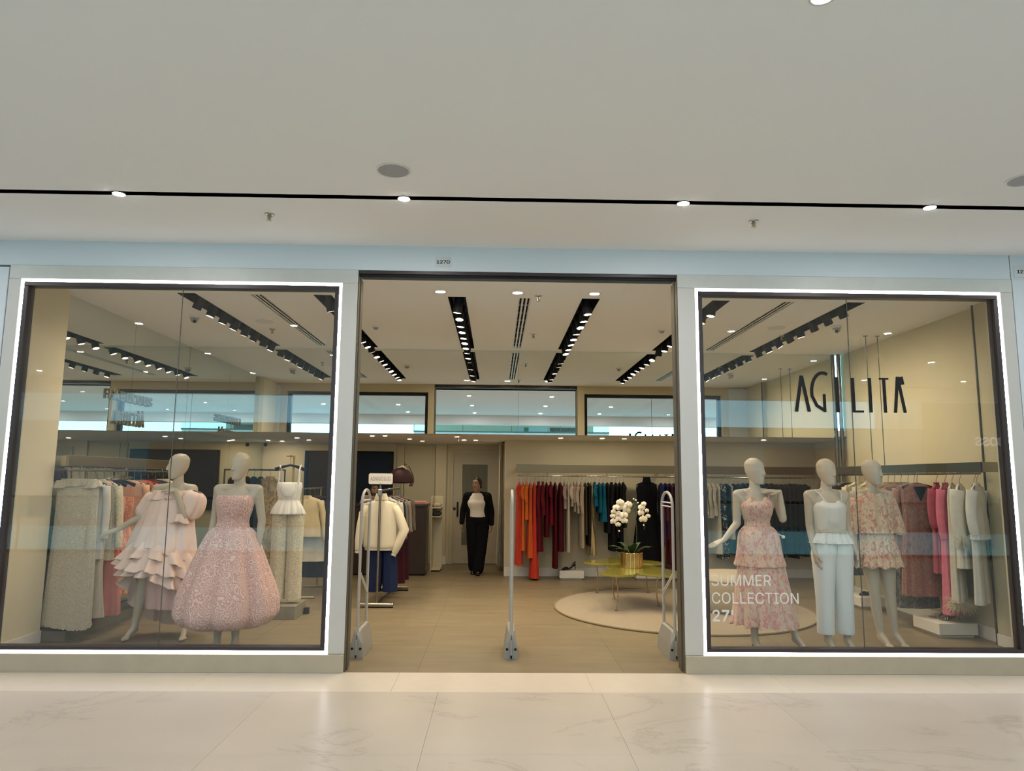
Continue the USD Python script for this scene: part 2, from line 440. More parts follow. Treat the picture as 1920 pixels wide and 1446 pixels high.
def window(n, x0, x1, fx0, fx1, xj, side):
    w = thing(f'window_{n}', f'large {side} shop window with a glowing light strip around its black frame', 'window', kind='structure')
    b = .003
    part('sill', rbox(fx0, fx1, -.030, .16, 0, ZB, b), sill_stone, w)
    part('head', rbox(fx0, fx1, -.010, .16, ZT, ZF - .001, b), frame_stone, w)
    part('jamb', rbox(fx0, x0, -.010, .16, ZB + .001, ZT - .001, b), jamb_paint, w)
    part('jamb', rbox(x1, fx1, -.010, .16, ZB + .001, ZT - .001, b), jamb_paint, w)
    L, D = .026, .036
    for nm, (a0, a1, c0, c1) in {'top': (x0, x1, ZT - L, ZT), 'bottom': (x0, x1, ZB, ZB + L), 'l': (x0, x0 + L, ZB + L, ZT - L), 'r': (x1 - L, x1, ZB + L, ZT - L)}.items():
        part('light_strip', box(a0 + .001, a1 - .001, -.0085, .015, c0 + .001, c1 - .001), strip_m, w)
    i0, i1, k0, k1 = x0 + L, x1 - L, ZB + L, ZT - L
    for (a0, a1, c0, c1) in ((i0, i1, k1 - D, k1), (i0, i1, k0, k0 + D * .8), (i0, i0 + D, k0 + D * .8, k1 - D), (i1 - D, i1, k0 + D * .8, k1 - D)):
        part('inner_frame', rbox(a0, a1, -.006, .09, c0, c1, .003), brown_black, w)
    part('frame_backing', cat(*[box(*q) for q in ((x0, x1, .016, .1, ZT - L, ZT), (x0, x1, .016, .1, ZB, ZB + L), (x0, x0 + L, .016, .1, ZB + L, ZT - L), (x1 - L, x1, .016, .1, ZB + L, ZT - L))]), brown_black, w)
    for a0, a1 in ((i0 + D, xj - .002), (xj + .002, i1 - D)):
        part('glass_pane', box(a0, a1, .02, .032, k0 + D * .8, k1 - D), window_glass, w)
    part('pane_joint', box(xj - .002, xj + .002, .021, .031, k0 + D * .8, k1 - D), M(f'silicone_joint_{n}', (.10, .10, .09), .5), w)
    return w


window(1, *WX[0], -4.19, J1 - .002, -2.722, 'left')
window(2, *WX[1], J2 + .002, 4.53, 3.063, 'right')
for k, (x, s) in enumerate(((J1 - .001, 1), (J2 + .001, -1))):
    struct(f'trim_{k + 2}', cat(rbox(x, x + s * .006, .0, .2, 0, ZF - .05, .002), rbox(x + s * .006, x + s * .016, .06, .10, 0, ZF - .05, .002)), track_metal, f'dark metal guide rail lining the {"left" if k == 0 else "right"} side of the entrance', 'trim')

# ------------------------------------------------------------------ the setting: shop side
sf = thing('floor', 'beige porcelain tile floor inside the shop', 'floor', kind='structure')
part('grout_bed', box(-4.7, 5.6, .0, 7.6, -.06, -.003), grout, sf)
g = .0016
for iy in range(9):
    y0 = .95 - .9 + .9 * iy if iy else .003
    y0 = .05 + .9 * (iy - 0) if iy else .003
    y1 = .05 + .9 * (iy + 1)
    for ix in range(-3, 4):
        x0 = -.62 + 1.68 * ix
        a, b_ = max(x0, -4.7), min(x0 + 1.68, 5.6)
        if b_ - a > .05 and y1 < 7.7: part('floor_tile', rbox(a + g, b_ - g, y0 + g, y1 - g, -.05, 0, .0015), tile_m, sf)

# shop ceiling with real recesses: boards between the track boxes and air slots
TX = (-3.13, -1.77, -.42, .94, 2.27, 3.66); AX = (-2.44, .27, 2.98)
TY0, TY1, TW = 1.0, 3.85, .09
sc = thing('ceiling', 'beige white plasterboard ceiling of the shop', 'ceiling', kind='structure')
holes = [Polygon([(x - TW, TY0), (x + TW, TY0), (x + TW, TY1), (x - TW, TY1)]) for x in TX] + [Polygon([(x + d - .011, 1.02), (x + d + .011, 1.02), (x + d + .011, 3.8), (x + d - .011, 3.8)]) for x in AX for d in (-.04, 0, .04)]
board = Polygon([(-4.7, .02), (5.6, .02), (5.6, YM + .1), (-4.7, YM + .1)]).difference(unary_union(holes))
part('ceiling_board', prism(board, HC, HC + .03), shop_ceil, sc)
part('access_hatch', rbox(1.22, 1.84, .35, .97, HC - .002, HC + .01, .001), shop_ceil, sc)
part('ceiling_cover', box(-4.7, 5.6, .12, 7.8, HC + .32, HC + .36), slot_black, sc)
lw = thing('ceiling', 'low beige ceiling over the back of the shop', 'ceiling', kind='structure')
part('ceiling_board', box(-4.7, 5.6, YM + .01, YB + .1, HL, HL + .08), shop_ceil, lw)

# mirrored bulkhead
bk = thing('wall_back', 'mirrored bulkhead hanging over the back half of the shop', 'wall', kind='structure')
part('bulkhead_box', box(XL, 4.80, YM + .012, YM + .2, 2.18, HC), cream_dim, bk)
for a, b_ in ((XL, .30), (.30, 4.80)):
    part('mirror_panel', box(a + .0015, b_ - .0015, YM, YM + .010, 2.18, HC), mirror, bk)
ml = thing('wall_left', 'floor to ceiling mirror panels along the left side of the shop', 'wall', kind='structure')
for a, b_ in ((1.0, 2.47), (2.47, 3.998), (4.0, 5.7), (5.7, YB)):
    part('mirror_panel', box(XL - .01, XL, a + .002, b_ - .002, .0, HC if b_ < 4 else HL), mirror, ml)
part('backing', box(XL - .12, XL - .011, 1.0, YB, 0, HC), black, ml)
part('return_panel', rbox(-4.46, -4.27, .2, 1.0, 0, HC, .002), cream_light, ml, label='cream painted return panel beside the window')
struct('baseboard_left', rbox(-4.27, -4.255, .2, 1.0, 0, .11, .003), white_trim, 'white baseboard on the cream return panel at the left window', 'baseboard')
wr = thing('wall_right', 'cream painted right side wall of the shop behind the clothes rail', 'wall', kind='structure')
part('wall_panel', box(XR, XR + .1, 1.05, YM, 0, HC), cream, wr)
part('return_panel', rbox(4.90, 5.1, .2, 1.05, 0, HC, .002), cream, wr, label='cream painted return panel beside the window')
part('panel_joint', box(4.885, 4.900, 1.05, 1.065, 0, HC), dark_rail, wr)
struct('baseboard_right', rbox(4.886, 4.90, .2, 1.05, 0, .11, .003), white_trim, 'white baseboard on the cream return panel at the right window', 'baseboard')
struct('baseboard_right', rbox(4.955, 4.97, 1.07, YM, 0, .13, .003), white_trim, 'white baseboard under the clothes on the right side wall', 'baseboard')
struct('wall_right', cat(box(5.3, 5.4, YM, YR, 0, HL), box(4.98, 5.4, YM, YM + .08, 0, HC)), cream_dim, 'dim beige end wall in the back right corner behind the chrome poles', 'wall')
struct('wall_back', box(.24, 5.4, YR, YR + .1, 0, HL), cream_dim, 'beige wall behind the long back clothes rail', 'wall')
struct('baseboard_back', rbox(.14, 5.3, YR - .015, YR, 0, .14, .003), white_trim, 'white baseboard running under the long back clothes rail', 'baseboard')
struct('wall_side', box(.14, .24, YR, YB, 0, HL), cream_dim, 'beige side wall of the fitting room passage', 'wall')
wb = thing('wall_back', 'beige panelled far back wall with the cream niche behind the counter', 'wall', kind='structure')
part('wall_panel', box(-4.4, .3, YB, YB + .1, 0, HL), cream_dim, wb)
for a, b_ in ((-1.86, -1.72), (-1.715, -1.14)):
    part('niche_panel', rbox(a + .002, b_ - .002, YB - .025, YB, 0, 2.17, .003), cream, wb)
part('pilaster', rbox(-1.13, -.93, YB - .06, YB, 0, HL, .003), cream_dim, wb)
struct('baseboard_back', rbox(-1.15, -.91, YB - .08, YB - .06, 0, .14, .003), white_trim, 'white block of baseboard left of the fitting room door', 'baseboard')
# fitting room door
dr = thing('door_1', 'beige fitting room door with a tall reeded glass panel', 'door', kind='structure')
dx0, dx1, dz = -.80, .03, 2.03
for nm, m_ in (('door_frame', box(dx0 - .06, dx0, YB - .04, YB, 0, dz + .06)), ('door_frame', box(dx1, dx1 + .06, YB - .04, YB, 0, dz + .06)), ('door_frame', box(dx0, dx1, YB - .04, YB, dz, dz + .06))):
    part(nm, m_, cream, dr)
dm = M('door_paint', (.50, .44, .34), .6)
gx0, gx1, gz0, gz1 = dx0 + .17, dx1 - .19, .34, 1.82
part('door_leaf', cat(box(dx0, gx0, YB - .02, YB - .002, .012, dz), box(gx1, dx1, YB - .02, YB - .002, .012, dz), box(gx0, gx1, YB - .02, YB - .002, .012, gz0), box(gx0, gx1, YB - .02, YB - .002, gz1, dz)), dm, dr)
fr = cat(*[box(*q) for q in ((gx0 - .02, gx0, YB - .026, YB - .02, gz0, gz1), (gx1, gx1 + .02, YB - .026, YB - .02, gz0, gz1), (gx0 - .02, gx1 + .02, YB - .026, YB - .02, gz1, gz1 + .02), (gx0 - .02, gx1 + .02, YB - .026, YB - .02, gz0 - .02, gz0))])
part('panel_moulding', fr, cream, dr)
rg = M('reeded_glass', (.20, .20, .16), .3)
n_r = 30
part('reeded_panel', cat(*[tube([(gx0 + (gx1 - gx0) * (k + .5) / n_r, YB - .012, gz0), (gx0 + (gx1 - gx0) * (k + .5) / n_r, YB - .012, gz1)], .0085, 6) for k in range(n_r)]), rg, dr)
part('door_handle', cat(rbox(dx0 + .075, dx0 + .105, YB - .055, YB - .038, .86, 1.13), rbox(dx0 + .083, dx0 + .097, YB - .04, YB - .02, .89, .90), rbox(dx0 + .083, dx0 + .097, YB - .04, YB - .02, 1.09, 1.10)), black, dr)
part('door_lock', rbox(dx0 + .01, dx0 + .055, YB - .03, YB - .02, .98, 1.03), brown_black, dr)
# chrome corner poles at the right end of the bulkhead
for k, (x, y) in enumerate(((4.835, 4.02), (4.905, 3.99))):
    single('corner_pole', cyl(x, y, 0, HC, .026), dark_chrome, f'polished chrome floor to ceiling pole, {"left" if k == 0 else "right"} one of the pair in the back right corner', 'pole', smooth=40)

# ------------------------------------------------------------------ the mall beyond the camera (seen in mirrors and glass)
def balustrade(name, x0, x1, y, z, label, step=1.4, h=1.1, rail=True):
    b = thing(name, label, 'balustrade', (0, 0, 0))
    k = max(1, round((x1 - x0) / step))
    for i in range(k):
        a = x0 + (x1 - x0) * i / k; c = x0 + (x1 - x0) * (i + 1) / k
        part('glass_panel', box(a + .01, c - .01, y - .008, y + .008, z + .05, z + h), rail_glass, b)
        part('post', box(a - .012, a + .012, y - .02, y + .02, z, z + h), brushed, b)
    if rail: part('handrail', tube([(x0, y, z + h + .02), (x1, y, z + h + .02)], .028, 10), dark_rail, b, 40)
    part('base_shoe', box(x0, x1, y - .03, y + .03, z, z + .06), brushed, b)
    return b


balustrade('glass_balustrade', -13.9, 13.9, -8.9, 0, 'glass balustrade at the edge of the atrium behind the viewer')
op = thing('balcony', 'upper gallery across the atrium with a white slab edge', 'balcony', kind='structure')
YO = -17.0
part('slab', rbox(-3.6, 4.9, YO - 5, YO, 3.2, 3.55), plaster, op)
part('gallery_ceiling', rbox(-3.6, 4.9, YO - 5, YO - .3, 6.6, 7.0), plaster, op)
part('gallery_wall', box(-3.6, 4.9, YO - 5.2, YO - 5, 3.2, 7), cream_dim, op)
for a, b_, c in ((.9, 1.36, (.5, .5, .5)), (1.37, 1.6, (.02, .16, .07)), (1.62, 2.55, (.6, .6, .58)), (2.7, 4.5, (.10, .055, .04))):
    part('shop_fascia', box(a, b_, YO - 5, YO - 4.95, 3.56, 4.15), M(f'fascia_{int(a * 100)}', c, .4), op)
balustrade('glass_balustrade', -3.6, 4.9, YO + .05, 3.55, 'green glass balustrade of the upper gallery across the atrium', 2.1)
lf = thing('shopfront', 'row of shopfronts on the far side of the atrium', 'shopfront', kind='structure')
part('slab', rbox(-14, 14, YO - .3, YO + .6, -.4, 0), plaster, lf)
part('lower_wall', cat(box(-25, 25, YO - .3, YO - .2, -5, -3.6), box(-25, 25, YO - .3, YO - .2, -.9, 0), box(-25, -13, YO - .3, YO - .2, -3.6, -.9), box(13, 25, YO - .3, YO - .2, -3.6, -.9), *[box(x - .06, x + .06, YO - .3, YO - .2, -3.6, -.9) for x in range(-12, 13, 3)]), plaster, lf)
part('front_wall', box(-25, 25, YO - .2, YO, 0, 3.3), M('grey_shopfront', (.30, .30, .30), .4), lf)
for x, w, c in ((-9.5, 3.2, (.10, .10, .10)), (-4.5, 3.0, (.22, .12, .08)), (0, 3.0, (.5, .5, .48)), (4.6, 3.2, (.20, .11, .07)), (10.5, 3.6, (.12, .12, .12))):
    part('shop_window', box(x - w / 2, x + w / 2, YO, YO + .05, .1, 2.6), emit(f'lit_far_shop_{int((x + 20) * 10)}', (1.0, .88, .72), .12 + c[0]), lf)
for a, b_ in ((-25, -12.5), (-12.5, -3.6), (4.9, 12.5), (12.5, 25)):
    part('upper_wall', box(a, b_, YO - .2, YO, 4.2 if abs(a) < 13 and abs(b_) < 13 else 3.3, 7.0), plaster, lf)
part('shop_window', box(12.3, 14, YO, YO + .05, .1, 2.4), M('far_shop_lit', (.4, .36, .3), .3), lf)
sg = place(upright(meshkit.text_mesh('BOSS', .26, .03, True)), rz=PI); sg.apply_translation((14.95 - sg.bounds[0][0], -15.9, 2.72))
single('shop_sign', sg, emit('white_sign_letters', (1, 1, 1), 1.6), 'lit white shop-name letters on the dark storefront across the atrium', 'sign')
struct('wall_side', box(14.0, 18, YO, -15.92, 0, 4.4), M('dark_storefront', (.05, .05, .05), .3), 'dark storefront wall carrying white letters across the atrium', 'wall')
struct('roof', box(-25, 25, -22, -8.72, 7.0, 7.3), plaster, 'white flat roof over the atrium behind the viewer', 'roof')
struct('trim_4', rbox(-25, 25, -9.0, -8.75, 4.4, 7.0), plaster, 'white upper wall above the walkway on the atrium side', 'wall')
for s, nm in ((-1, 'left'), (1, 'right')):
    struct('wall_side', box(s * 14, s * 14.2, -8.9, .1, 0, 4.4), cream_dim, f'end wall of the mall walkway far to the {nm}', 'wall')
for s, nm in ((-1, 'left'), (1, 'right')):
    struct('wall_side', box(s * 25, s * 25.2, -22, -8.9, -5, 7.0), cream_dim, f'end wall of the atrium far to the {nm}', 'wall')
struct('floor', box(-25, 25, -23, -9.0, -5.2, -5.0), plaster, 'lower level floor at the bottom of the atrium', 'floor')

# ------------------------------------------------------------------ lamps and ceiling fittings
def flat_disc(r, z, n=10):
    th = np.linspace(0, 2 * PI, n, endpoint=False)
    return trimesh.Trimesh(np.vstack([np.stack([r * np.cos(th), r * np.sin(th), np.full(n, z)], 1), [[0, 0, z]]]), V([(n, (i + 1) % n, i) for i in range(n)]), process=False)


def downlight(label, group, r, lens, z, recess=.012, rim=.012, mat=None):
    t = thing('downlight', label, 'lamp', (0, 0, z), 0, group)
    part('trim_ring', lathe([(r, .0), (r, -.002), (r + rim, -.002), (r + rim, .001), (r, .0)][::-1], 28), mat or white_plastic, t, 30)
    part('lens', flat_disc(r * .98, -.0015), lens, t)
    return t


mallx = (-4.78, -2.73, -.69, 1.34, 3.16, 5.3)
d0 = None
names = ['far left', 'left', 'centre left', 'centre right', 'right', 'far right']
for i, x in enumerate(mallx):
    lb = f'small round lamp in the black ceiling slot, {names[i]} one of the row'
    if d0 is None:
        d0 = thing('downlight', lb, 'lamp', (x, -1.083, HM), 0, 'lamps in the black ceiling slot')
        part('lens', flat_disc(.042, -.0075, 18), lens_mall, d0)
        part('housing', cyl(0, 0, -.007, .085, .0435), black, d0, 30)
    else: dup(d0, (x, -1.083, HM), 0, lb)
d1 = None
for k, y in enumerate((-3.32, -5.6, -7.8)):
    for i, x in enumerate((-8.9, -6.85) + mallx + (7.3, 9.3)):
        lb = f'round recessed downlight in the walkway ceiling, row {["nearest the shop", "over the viewer", "nearest the atrium"][k]}, {["first", "second", "third", "fourth", "fifth", "sixth", "seventh", "eighth", "ninth", "tenth"][i]} from the left'
        if d1 is None: d1 = downlight(lb, 'walkway ceiling downlights', .045, lens_mall, HM); UsdGeom.XformCommonAPI(d1).SetTranslate(Gf.Vec3d(x, y, HM))
        else: dup(d1, (x, y, HM), 0, lb)
# shop ceiling: three downlights over the entrance
d2 = None
for x, nm in ((-.57, 'left'), (.19, 'middle'), (.95, 'right')):
    lb = f'recessed downlight just inside the entrance, {nm} of the three'
    if d2 is None: d2 = downlight(lb, 'downlights over the entrance', .05, lens_shop, HC); UsdGeom.XformCommonAPI(d2).SetTranslate(Gf.Vec3d(x, .81, HC))
    else: dup(d2, (x, .81, HC), 0, lb)
d3 = None
lowpx = [(698, 817.6), (722, 817), (768, 823.6), (792, 829), (857, 819), (870, 825), (892, 825.7), (1129, 822), (503, 825.8), (529, 828), (557, 821), (579, 825)]
for k, (px, py) in enumerate(lowpx):
    p = at(px, min(py, 827.5), Z=HL)
    if not (YM + .25 < p[1] < YB - .1): p[1] = min(max(p[1], YM + .3), YB - .15); p[0] = at(px, py, Y=p[1])[0]
    lb = f'small recessed lamp in the low back ceiling, {["first left of the entrance view", "second left of the entrance view", "above the maroon handbag", "above the shelf unit", "first above the fitting room door", "second above the fitting room door", "third above the fitting room door", "above the orange clothes", "first seen through the left window", "second seen through the left window", "third seen through the left window", "fourth seen through the left window"][k]}'
    if d3 is None: d3 = downlight(lb, 'lamps in the low back ceiling', .035, lens_low, HL, rim=.008); UsdGeom.XformCommonAPI(d3).SetTranslate(Gf.Vec3d(*map(float, p)))
    else: dup(d3, p, 0, lb)
for x, nm in ((1.0, 'red clothes'), (2.0, 'teal clothes'), (3.0, 'cream blouses'), (4.2, 'dark row of clothes')): dup(d3, (x, 5.1, HL), 0, f'small recessed lamp in the low back ceiling before the {nm}')

# black recessed track boxes with spot heads
tnames = ['over the left mirror wall', 'left of the entrance', 'left of the middle vent', 'right of the middle vent', 'right of the entrance', 'over the right window']
aims = {0: (-.32, 0), 1: (.25, .1), 2: (-.10, -.1), 3: (.12, -.08), 4: (-.22, .1), 5: (.40, .0)}
for ti, x in enumerate(TX):
    t = thing('track_light', f'black recessed track of spot heads {tnames[ti]}', 'lamp', (x, 0, HC), 0, None)
    w, h = TW, .14
    part('channel', cat(box(-w, -w + .003, TY0, TY1, -.002, h), box(w - .003, w, TY0, TY1, -.002, h), box(-w, w, TY0, TY0 + .003, -.002, h), box(-w, w, TY1 - .003, TY1, -.002, h), box(-w, w, TY0, TY1, h - .003, h)), black, t)
    rs = random.Random(ti)
    nh = 8
    for k in range(nh):
        y = TY0 + .33 + (TY1 - TY0 - .4) * k / (nh - 1)
        tilt = aims[ti][0] * (.6 + .8 * rs.random()); pit = aims[ti][1] + (rs.random() - .5) * .35
        hd_ = lathe([(.0, -.048), (.0425, -.048), (.0425, -.085), (.047, -.085), (.047, .085), (.0, .085)], 20)
        rim = lathe([(.036, -.075), (.0, -.075)], 20)
        off = (0.0, y, -.005)
        hm = place(hd_, off, rx=pit, ry=-tilt if False else tilt * -1.0)
        hp = part('spot_head', hm, black, t, 40)
        ln = place(flat_disc(.040, -.050), off, rx=pit, ry=-tilt)
        part('lens', ln, lens_track, hp)
        part('yoke', box(off[0] - .006, off[0] + .006, y - .02, y + .02, .06, h - .002), black, t)
# linear air vents
for ti, x in enumerate(AX):
    v_ = thing('air_vent', f'linear air vent of three slots in the {["left", "middle", "right"][ti]} of the shop ceiling', 'vent', (x, 0, HC))
    for d in (-.06, -.02, .02, .06):
        part('vane', box(d - .0055 if abs(d) > .03 else d - .009, d + .0055 if abs(d) > .03 else d + .009, 1.02, 3.8, -.002, .02), white_plastic, v_)
    for y in np.arange(1.35, 3.8, .36): part('spacer', box(-.06, .06, y - .003, y + .003, .004, .018), grey_plastic, v_)
    part('duct', box(-.07, .07, 1.0, 3.82, .035, .06), slot_black, v_)


def sprinkler(label, loc, group, first=[None]):
    if first[0] is None:
        s = thing('sprinkler', label, 'sprinkler', loc, 0, group); first[0] = s
        part('escutcheon', lathe([(0, 0), (.038, 0), (.034, -.008), (.012, -.010), (0, -.010)][::-1], 20), chrome, s, 40)
        part('body', cat(cyl(0, 0, -.045, -.008, .008, 10), tube([(-.012, 0, -.012), (-.014, 0, -.03), (0, 0, -.05)], .003, 6), tube([(.012, 0, -.012), (.014, 0, -.03), (0, 0, -.05)], .003, 6)), bronze, s)
        part('deflector', lathe([(0, -.048), (.02, -.050), (.02, -.053), (0, -.053)][::-1], 14), bronze, s)
        return s
    return dup(first[0], loc, 0, label, group)


sprinkler('ceiling sprinkler above the left shop window, on the white walkway ceiling', (-1.77, -.72, HM), 'ceiling sprinklers')
sprinkler('ceiling sprinkler above the right shop window, on the white walkway ceiling', (1.98, -.74, HM), 'ceiling sprinklers')
for (x, y, nm) in ((.40, .92, 'beside the entrance downlights'), (.45, 2.83, 'beside the middle air vent'), (-2.8, 2.71, 'in the left half of the shop'), (3.58, 2.72, 'in the right half of the shop')):
    sprinkler(f'ceiling sprinkler {nm}, on the shop ceiling', (x, y, HC), 'ceiling sprinklers')
sprinkler('ceiling sprinkler in the low back ceiling before the fitting room door', (-.6, 5.3, HL), 'ceiling sprinklers')


def disc(name, label, cat_, loc, r, mat, grid=True):
    s = thing(name, label, cat_, loc)
    part('rim', lathe([(r * .88, 0), (r * .88, -.006), (r, -.004), (r, 0)][::-1], 40), white_plastic, s, 40)
    part('grille', lathe([(0, -.001), (r * .885, -.001), (r * .885, -.004), (0, -.005)][::-1], 40), mat, s, 40)
    return s


disc('ceiling_speaker', 'round grey ceiling speaker on the white walkway ceiling near the middle', 'speaker', (-.70, -1.55, HM), .115, speaker_grey)
disc('ceiling_speaker', 'round grey ceiling speaker cut by the right edge of the photo', 'speaker', (3.50, -1.58, HM), .115, speaker_grey)
disc('ceiling_speaker', 'white ceiling speaker in the left half of the shop ceiling', 'speaker', (-2.76, 2.28, HC), .10, white_plastic)
disc('ceiling_speaker', 'white ceiling speaker in the right half of the shop ceiling', 'speaker', (3.33, 2.26, HC), .10, white_plastic)
disc('ceiling_speaker', 'white ceiling speaker in the low ceiling above the long back rail', 'speaker', (2.1, 4.9, HL), .15, white_plastic)
for x, nm in ((-1.48, 'left'), (2.0, 'right')):
    s = thing('smoke_detector', f'white smoke detector on the {nm} side of the shop ceiling', 'smoke detector', (x, 2.47, HC))
    part('base', lathe([(0, 0), (.05, 0), (.048, -.015), (0, -.015)][::-1], 24), white_plastic, s, 40)
    part('sensor', lathe([(0, -.015), (.030, -.015), (.026, -.038), (0, -.042)][::-1], 20), grey_plastic, s, 40)
for x, y, nm, rz in ((-3.47, 2.02, 'left', .5), (3.98, 2.1, 'right', -.5), ):
    s = thing('security_camera', f'white dome security camera on the {nm} side of the shop ceiling', 'camera', (x, y, HC), rz)
    part('base', lathe([(0, 0), (.06, 0), (.056, -.03), (0, -.03)][::-1], 24), white_plastic, s, 40)
    part('ball', place(trimesh.creation.icosphere(3, .042), (0, 0, -.045)), grey_plastic, s, True)
    part('lens', place(lathe([(0, 0), (.018, 0), (.016, .02), (0, .02)], 16), (0, -.025, -.065), rx=PI * .7), black, s, 40)
s = single('security_camera', place(trimesh.creation.icosphere(2, .035), at(498, 834, Y=7.0)), black, 'small black dome camera in the back left corner', 'camera', smooth=True)

# unit number plates
def number_plate(txt, label, x0, x1, z0, z1):
    t = thing('number_plate', label, 'sign', ((x0 + x1) / 2, -.001, z0))
    w = (x1 - x0) / 2
    part('plate', rbox(-w, w, -.004, .0, 0, z1 - z0, .001), M('number_plate_' + txt, (.60, .62, .62), .4), t)
    tx = meshkit.text_mesh(txt, .028, .0015, True); b = tx.bounds
    tx.vertices[:, 0] *= 1.18
    b = tx.bounds; tx.apply_translation((-(b[0][0] + b[1][0]) / 2, (z1 - z0) / 2 - .014, 0.0))
    part('number', place(upright(tx), (0, -.0045, 0)), black, t)


number_plate('127D', 'small grey number plate reading 127D above the entrance', -.55, -.415, 3.385, 3.475)
number_plate('127', 'small grey number plate starting with 127 at the right edge of the photo', 4.565, 4.70, 3.37, 3.47)

# lettering on the right window
def poly_letters():
    S = lambda pts, w: LineString(pts).buffer(w / 2, cap_style=2, join_style=2)
    H, w = .315, .028
    L = []
    lam = unary_union([S([(0, 0), (.055, H)], .030), S([(.055, H), (.112, 0)], .030)]).intersection(Polygon([(-.1, 0), (.3, 0), (.3, H), (-.1, H)]))
    L.append((lam, .0))
    th = np.linspace(1.75, PI + .95, 24)
    arc = [(.075 + .13 - .13 + .10 * math.cos(a) * 1.0 + .03, .17 + .17 * math.sin(a)) for a in np.linspace(1.15, PI + .2, 20)]
    g = unary_union([S(arc + [(.045, .055), (.118, .008)], w), S([(.113, .0), (.113, .155)], .026)])
    L.append((g, .135))
    L.append((S([(.0, 0), (.0, H - .01)], .030), .362))
    L.append((unary_union([S([(0, 0), (0, H - .015)], .028), S([(-.014, .008), (.085, .008)], .018)]), .502))
    L.append((S([(0, 0), (0, H - .015)], .028), .650))
    L.append((unary_union([S([(0, 0), (0, H - .015)], .028), S([(-.042, H - .02), (.042, H - .02)], .016)]), .775))
    a2 = unary_union([S([(0, 0), (.035, H)], .028), S([(.035, H), (.085, 0)], .028)]).intersection(Polygon([(-.1, 0), (.3, 0), (.3, H), (-.1, H)]))
    L.append((unary_union([a2, S([(.078, .245), (.066, .315)], .030)]), .862))
    return L


lg = thing('window_lettering', 'tall thin black shop-name lettering on the right shop window', 'lettering', (2.575, .019, 2.155))
# the decal stands on the outside of the pane
for pl, dx in poly_letters():
    part('letter', place(upright(prism(pl, 0, .003)), (dx, 0, 0)), black, lg)
white_decal = M('white_vinyl', (.80, .77, .72), .6)
wl = thing('window_lettering', 'white lettering SUMMER COLLECTION 27 low on the right shop window', 'lettering', (1.80, .019, .41))
for txt, z, wd in (('SUMMER', .285, .50), ('COLLECTION', .142, .725), ("27'", 0, .175)):
    tx = meshkit.text_mesh(txt, .088, .002, txt[0] == '2'); b = tx.bounds
    tx.vertices[:, 0] = (tx.vertices[:, 0] - b[0][0]) * wd / (b[1][0] - b[0][0])
    part('word', place(upright(tx), (0, 0, z)), white_decal, wl)
gl = thing('wall_lettering', 'two lines of raised gold letters mounted on the left mirror wall', 'lettering', (XL + .001, 1.93, 2.15))
for txt, y0, wd, z, hh in (('FABULOUS', 0, .98, .265, .105), ('AGILITÀ', .20, .62, 0, .145)):
    x = 0
    tot = sum(meshkit.text_mesh(c, hh, .02).bounds[1][0] + .02 for c in txt)
    for c in txt:
        tx = meshkit.text_mesh(c, hh, .022, True); b = tx.bounds; adv = (b[1][0] + .02) * wd / tot
        tx.vertices[:, 0] *= wd / tot
        v = tx.vertices.copy()
        tx.vertices = np.stack([v[:, 2] + .012, v[:, 0] + y0 + x, v[:, 1] + z], 1)
        part('letter', tx, letter_gold, gl); x += adv

# ------------------------------------------------------------------ clothes rails
def rail_bar(label, x0, x1, y0, y1, z0, z1, mat, tube_pts, extra=None):
    t = thing('clothes_rail', label, 'clothes rail', (0, 0, 0))
    part('rail_bar', rbox(x0, x1, y0, y1, z0, z1, .003), mat, t)
    part('hanging_tube', tube(tube_pts, .011, 10), chrome, t, 40)
    n = 5
    for k in range(n):
        a = V(tube_pts[0]) + (V(tube_pts[-1]) - V(tube_pts[0])) * (k + .5) / n
        part('bracket', tube([a, a + V([0, 0, z0 - tube_pts[0][2] + .01])], .006, 6), chrome, t)
    for nm, m_ in (extra or []): part(nm, m_, chrome, t, 40)
    return t


BY, BZ = 5.45, 1.66
RAILZ = 1.612
rail_bar('long wide steel clothes rail along the back wall', .32, 5.15, BY - .012, BY + .012, 1.665, 1.79, rail_steel, [(.34, BY + .02, RAILZ), (5.13, BY + .02, RAILZ)],
         [('wall_arm', rbox(x - .02, x + .02, BY + .012, YR, 1.70, 1.75, .004)) for x in (.36, 2.7, 5.1)])
RX = 4.62
rail_bar('dark flat clothes rail on the right wall above the floral dresses', RX - .012, RX + .012, .70, 3.62, 1.665, 1.76, dark_rail, [(RX + .02, .75, RAILZ + .04), (RX + .02, 3.6, RAILZ + .04)],
         [('wall_arm', rbox(RX, XR, y - .012, y + .012, 1.665, 1.76, .003)) for y in (1.1, 3.6)] + [('end_arm', rbox(RX, 4.895, .70, .724, 1.665, 1.76, .003))])
rail_bar('bronze flat clothes rail along the left mirror wall', -4.052, -4.028, .80, 3.0, 1.645, 1.75, bronze, [(-4.05, .85, RAILZ), (-4.05, 2.97, RAILZ)],
         [('wall_arm', rbox(XL, -4.05, y - .012, y + .012, 1.645, 1.75, .003)) for y in (1.06, 2.95)])
for k, x in enumerate((4.61, 4.76)):
    s = thing('suspension_rod', f'thin steel rod from the ceiling to the right clothes rail, {"left" if k == 0 else "right"} one', 'rod', (x, 2.65, 0))
    part('rod', cyl(0, 0, 1.76, HC, .005, 8), dark_rail, s, 40)
    part('ceiling_rose', lathe([(0, HC), (.03, HC), (.03, HC - .008), (0, HC - .008)][::-1], 16), chrome, s, 40)

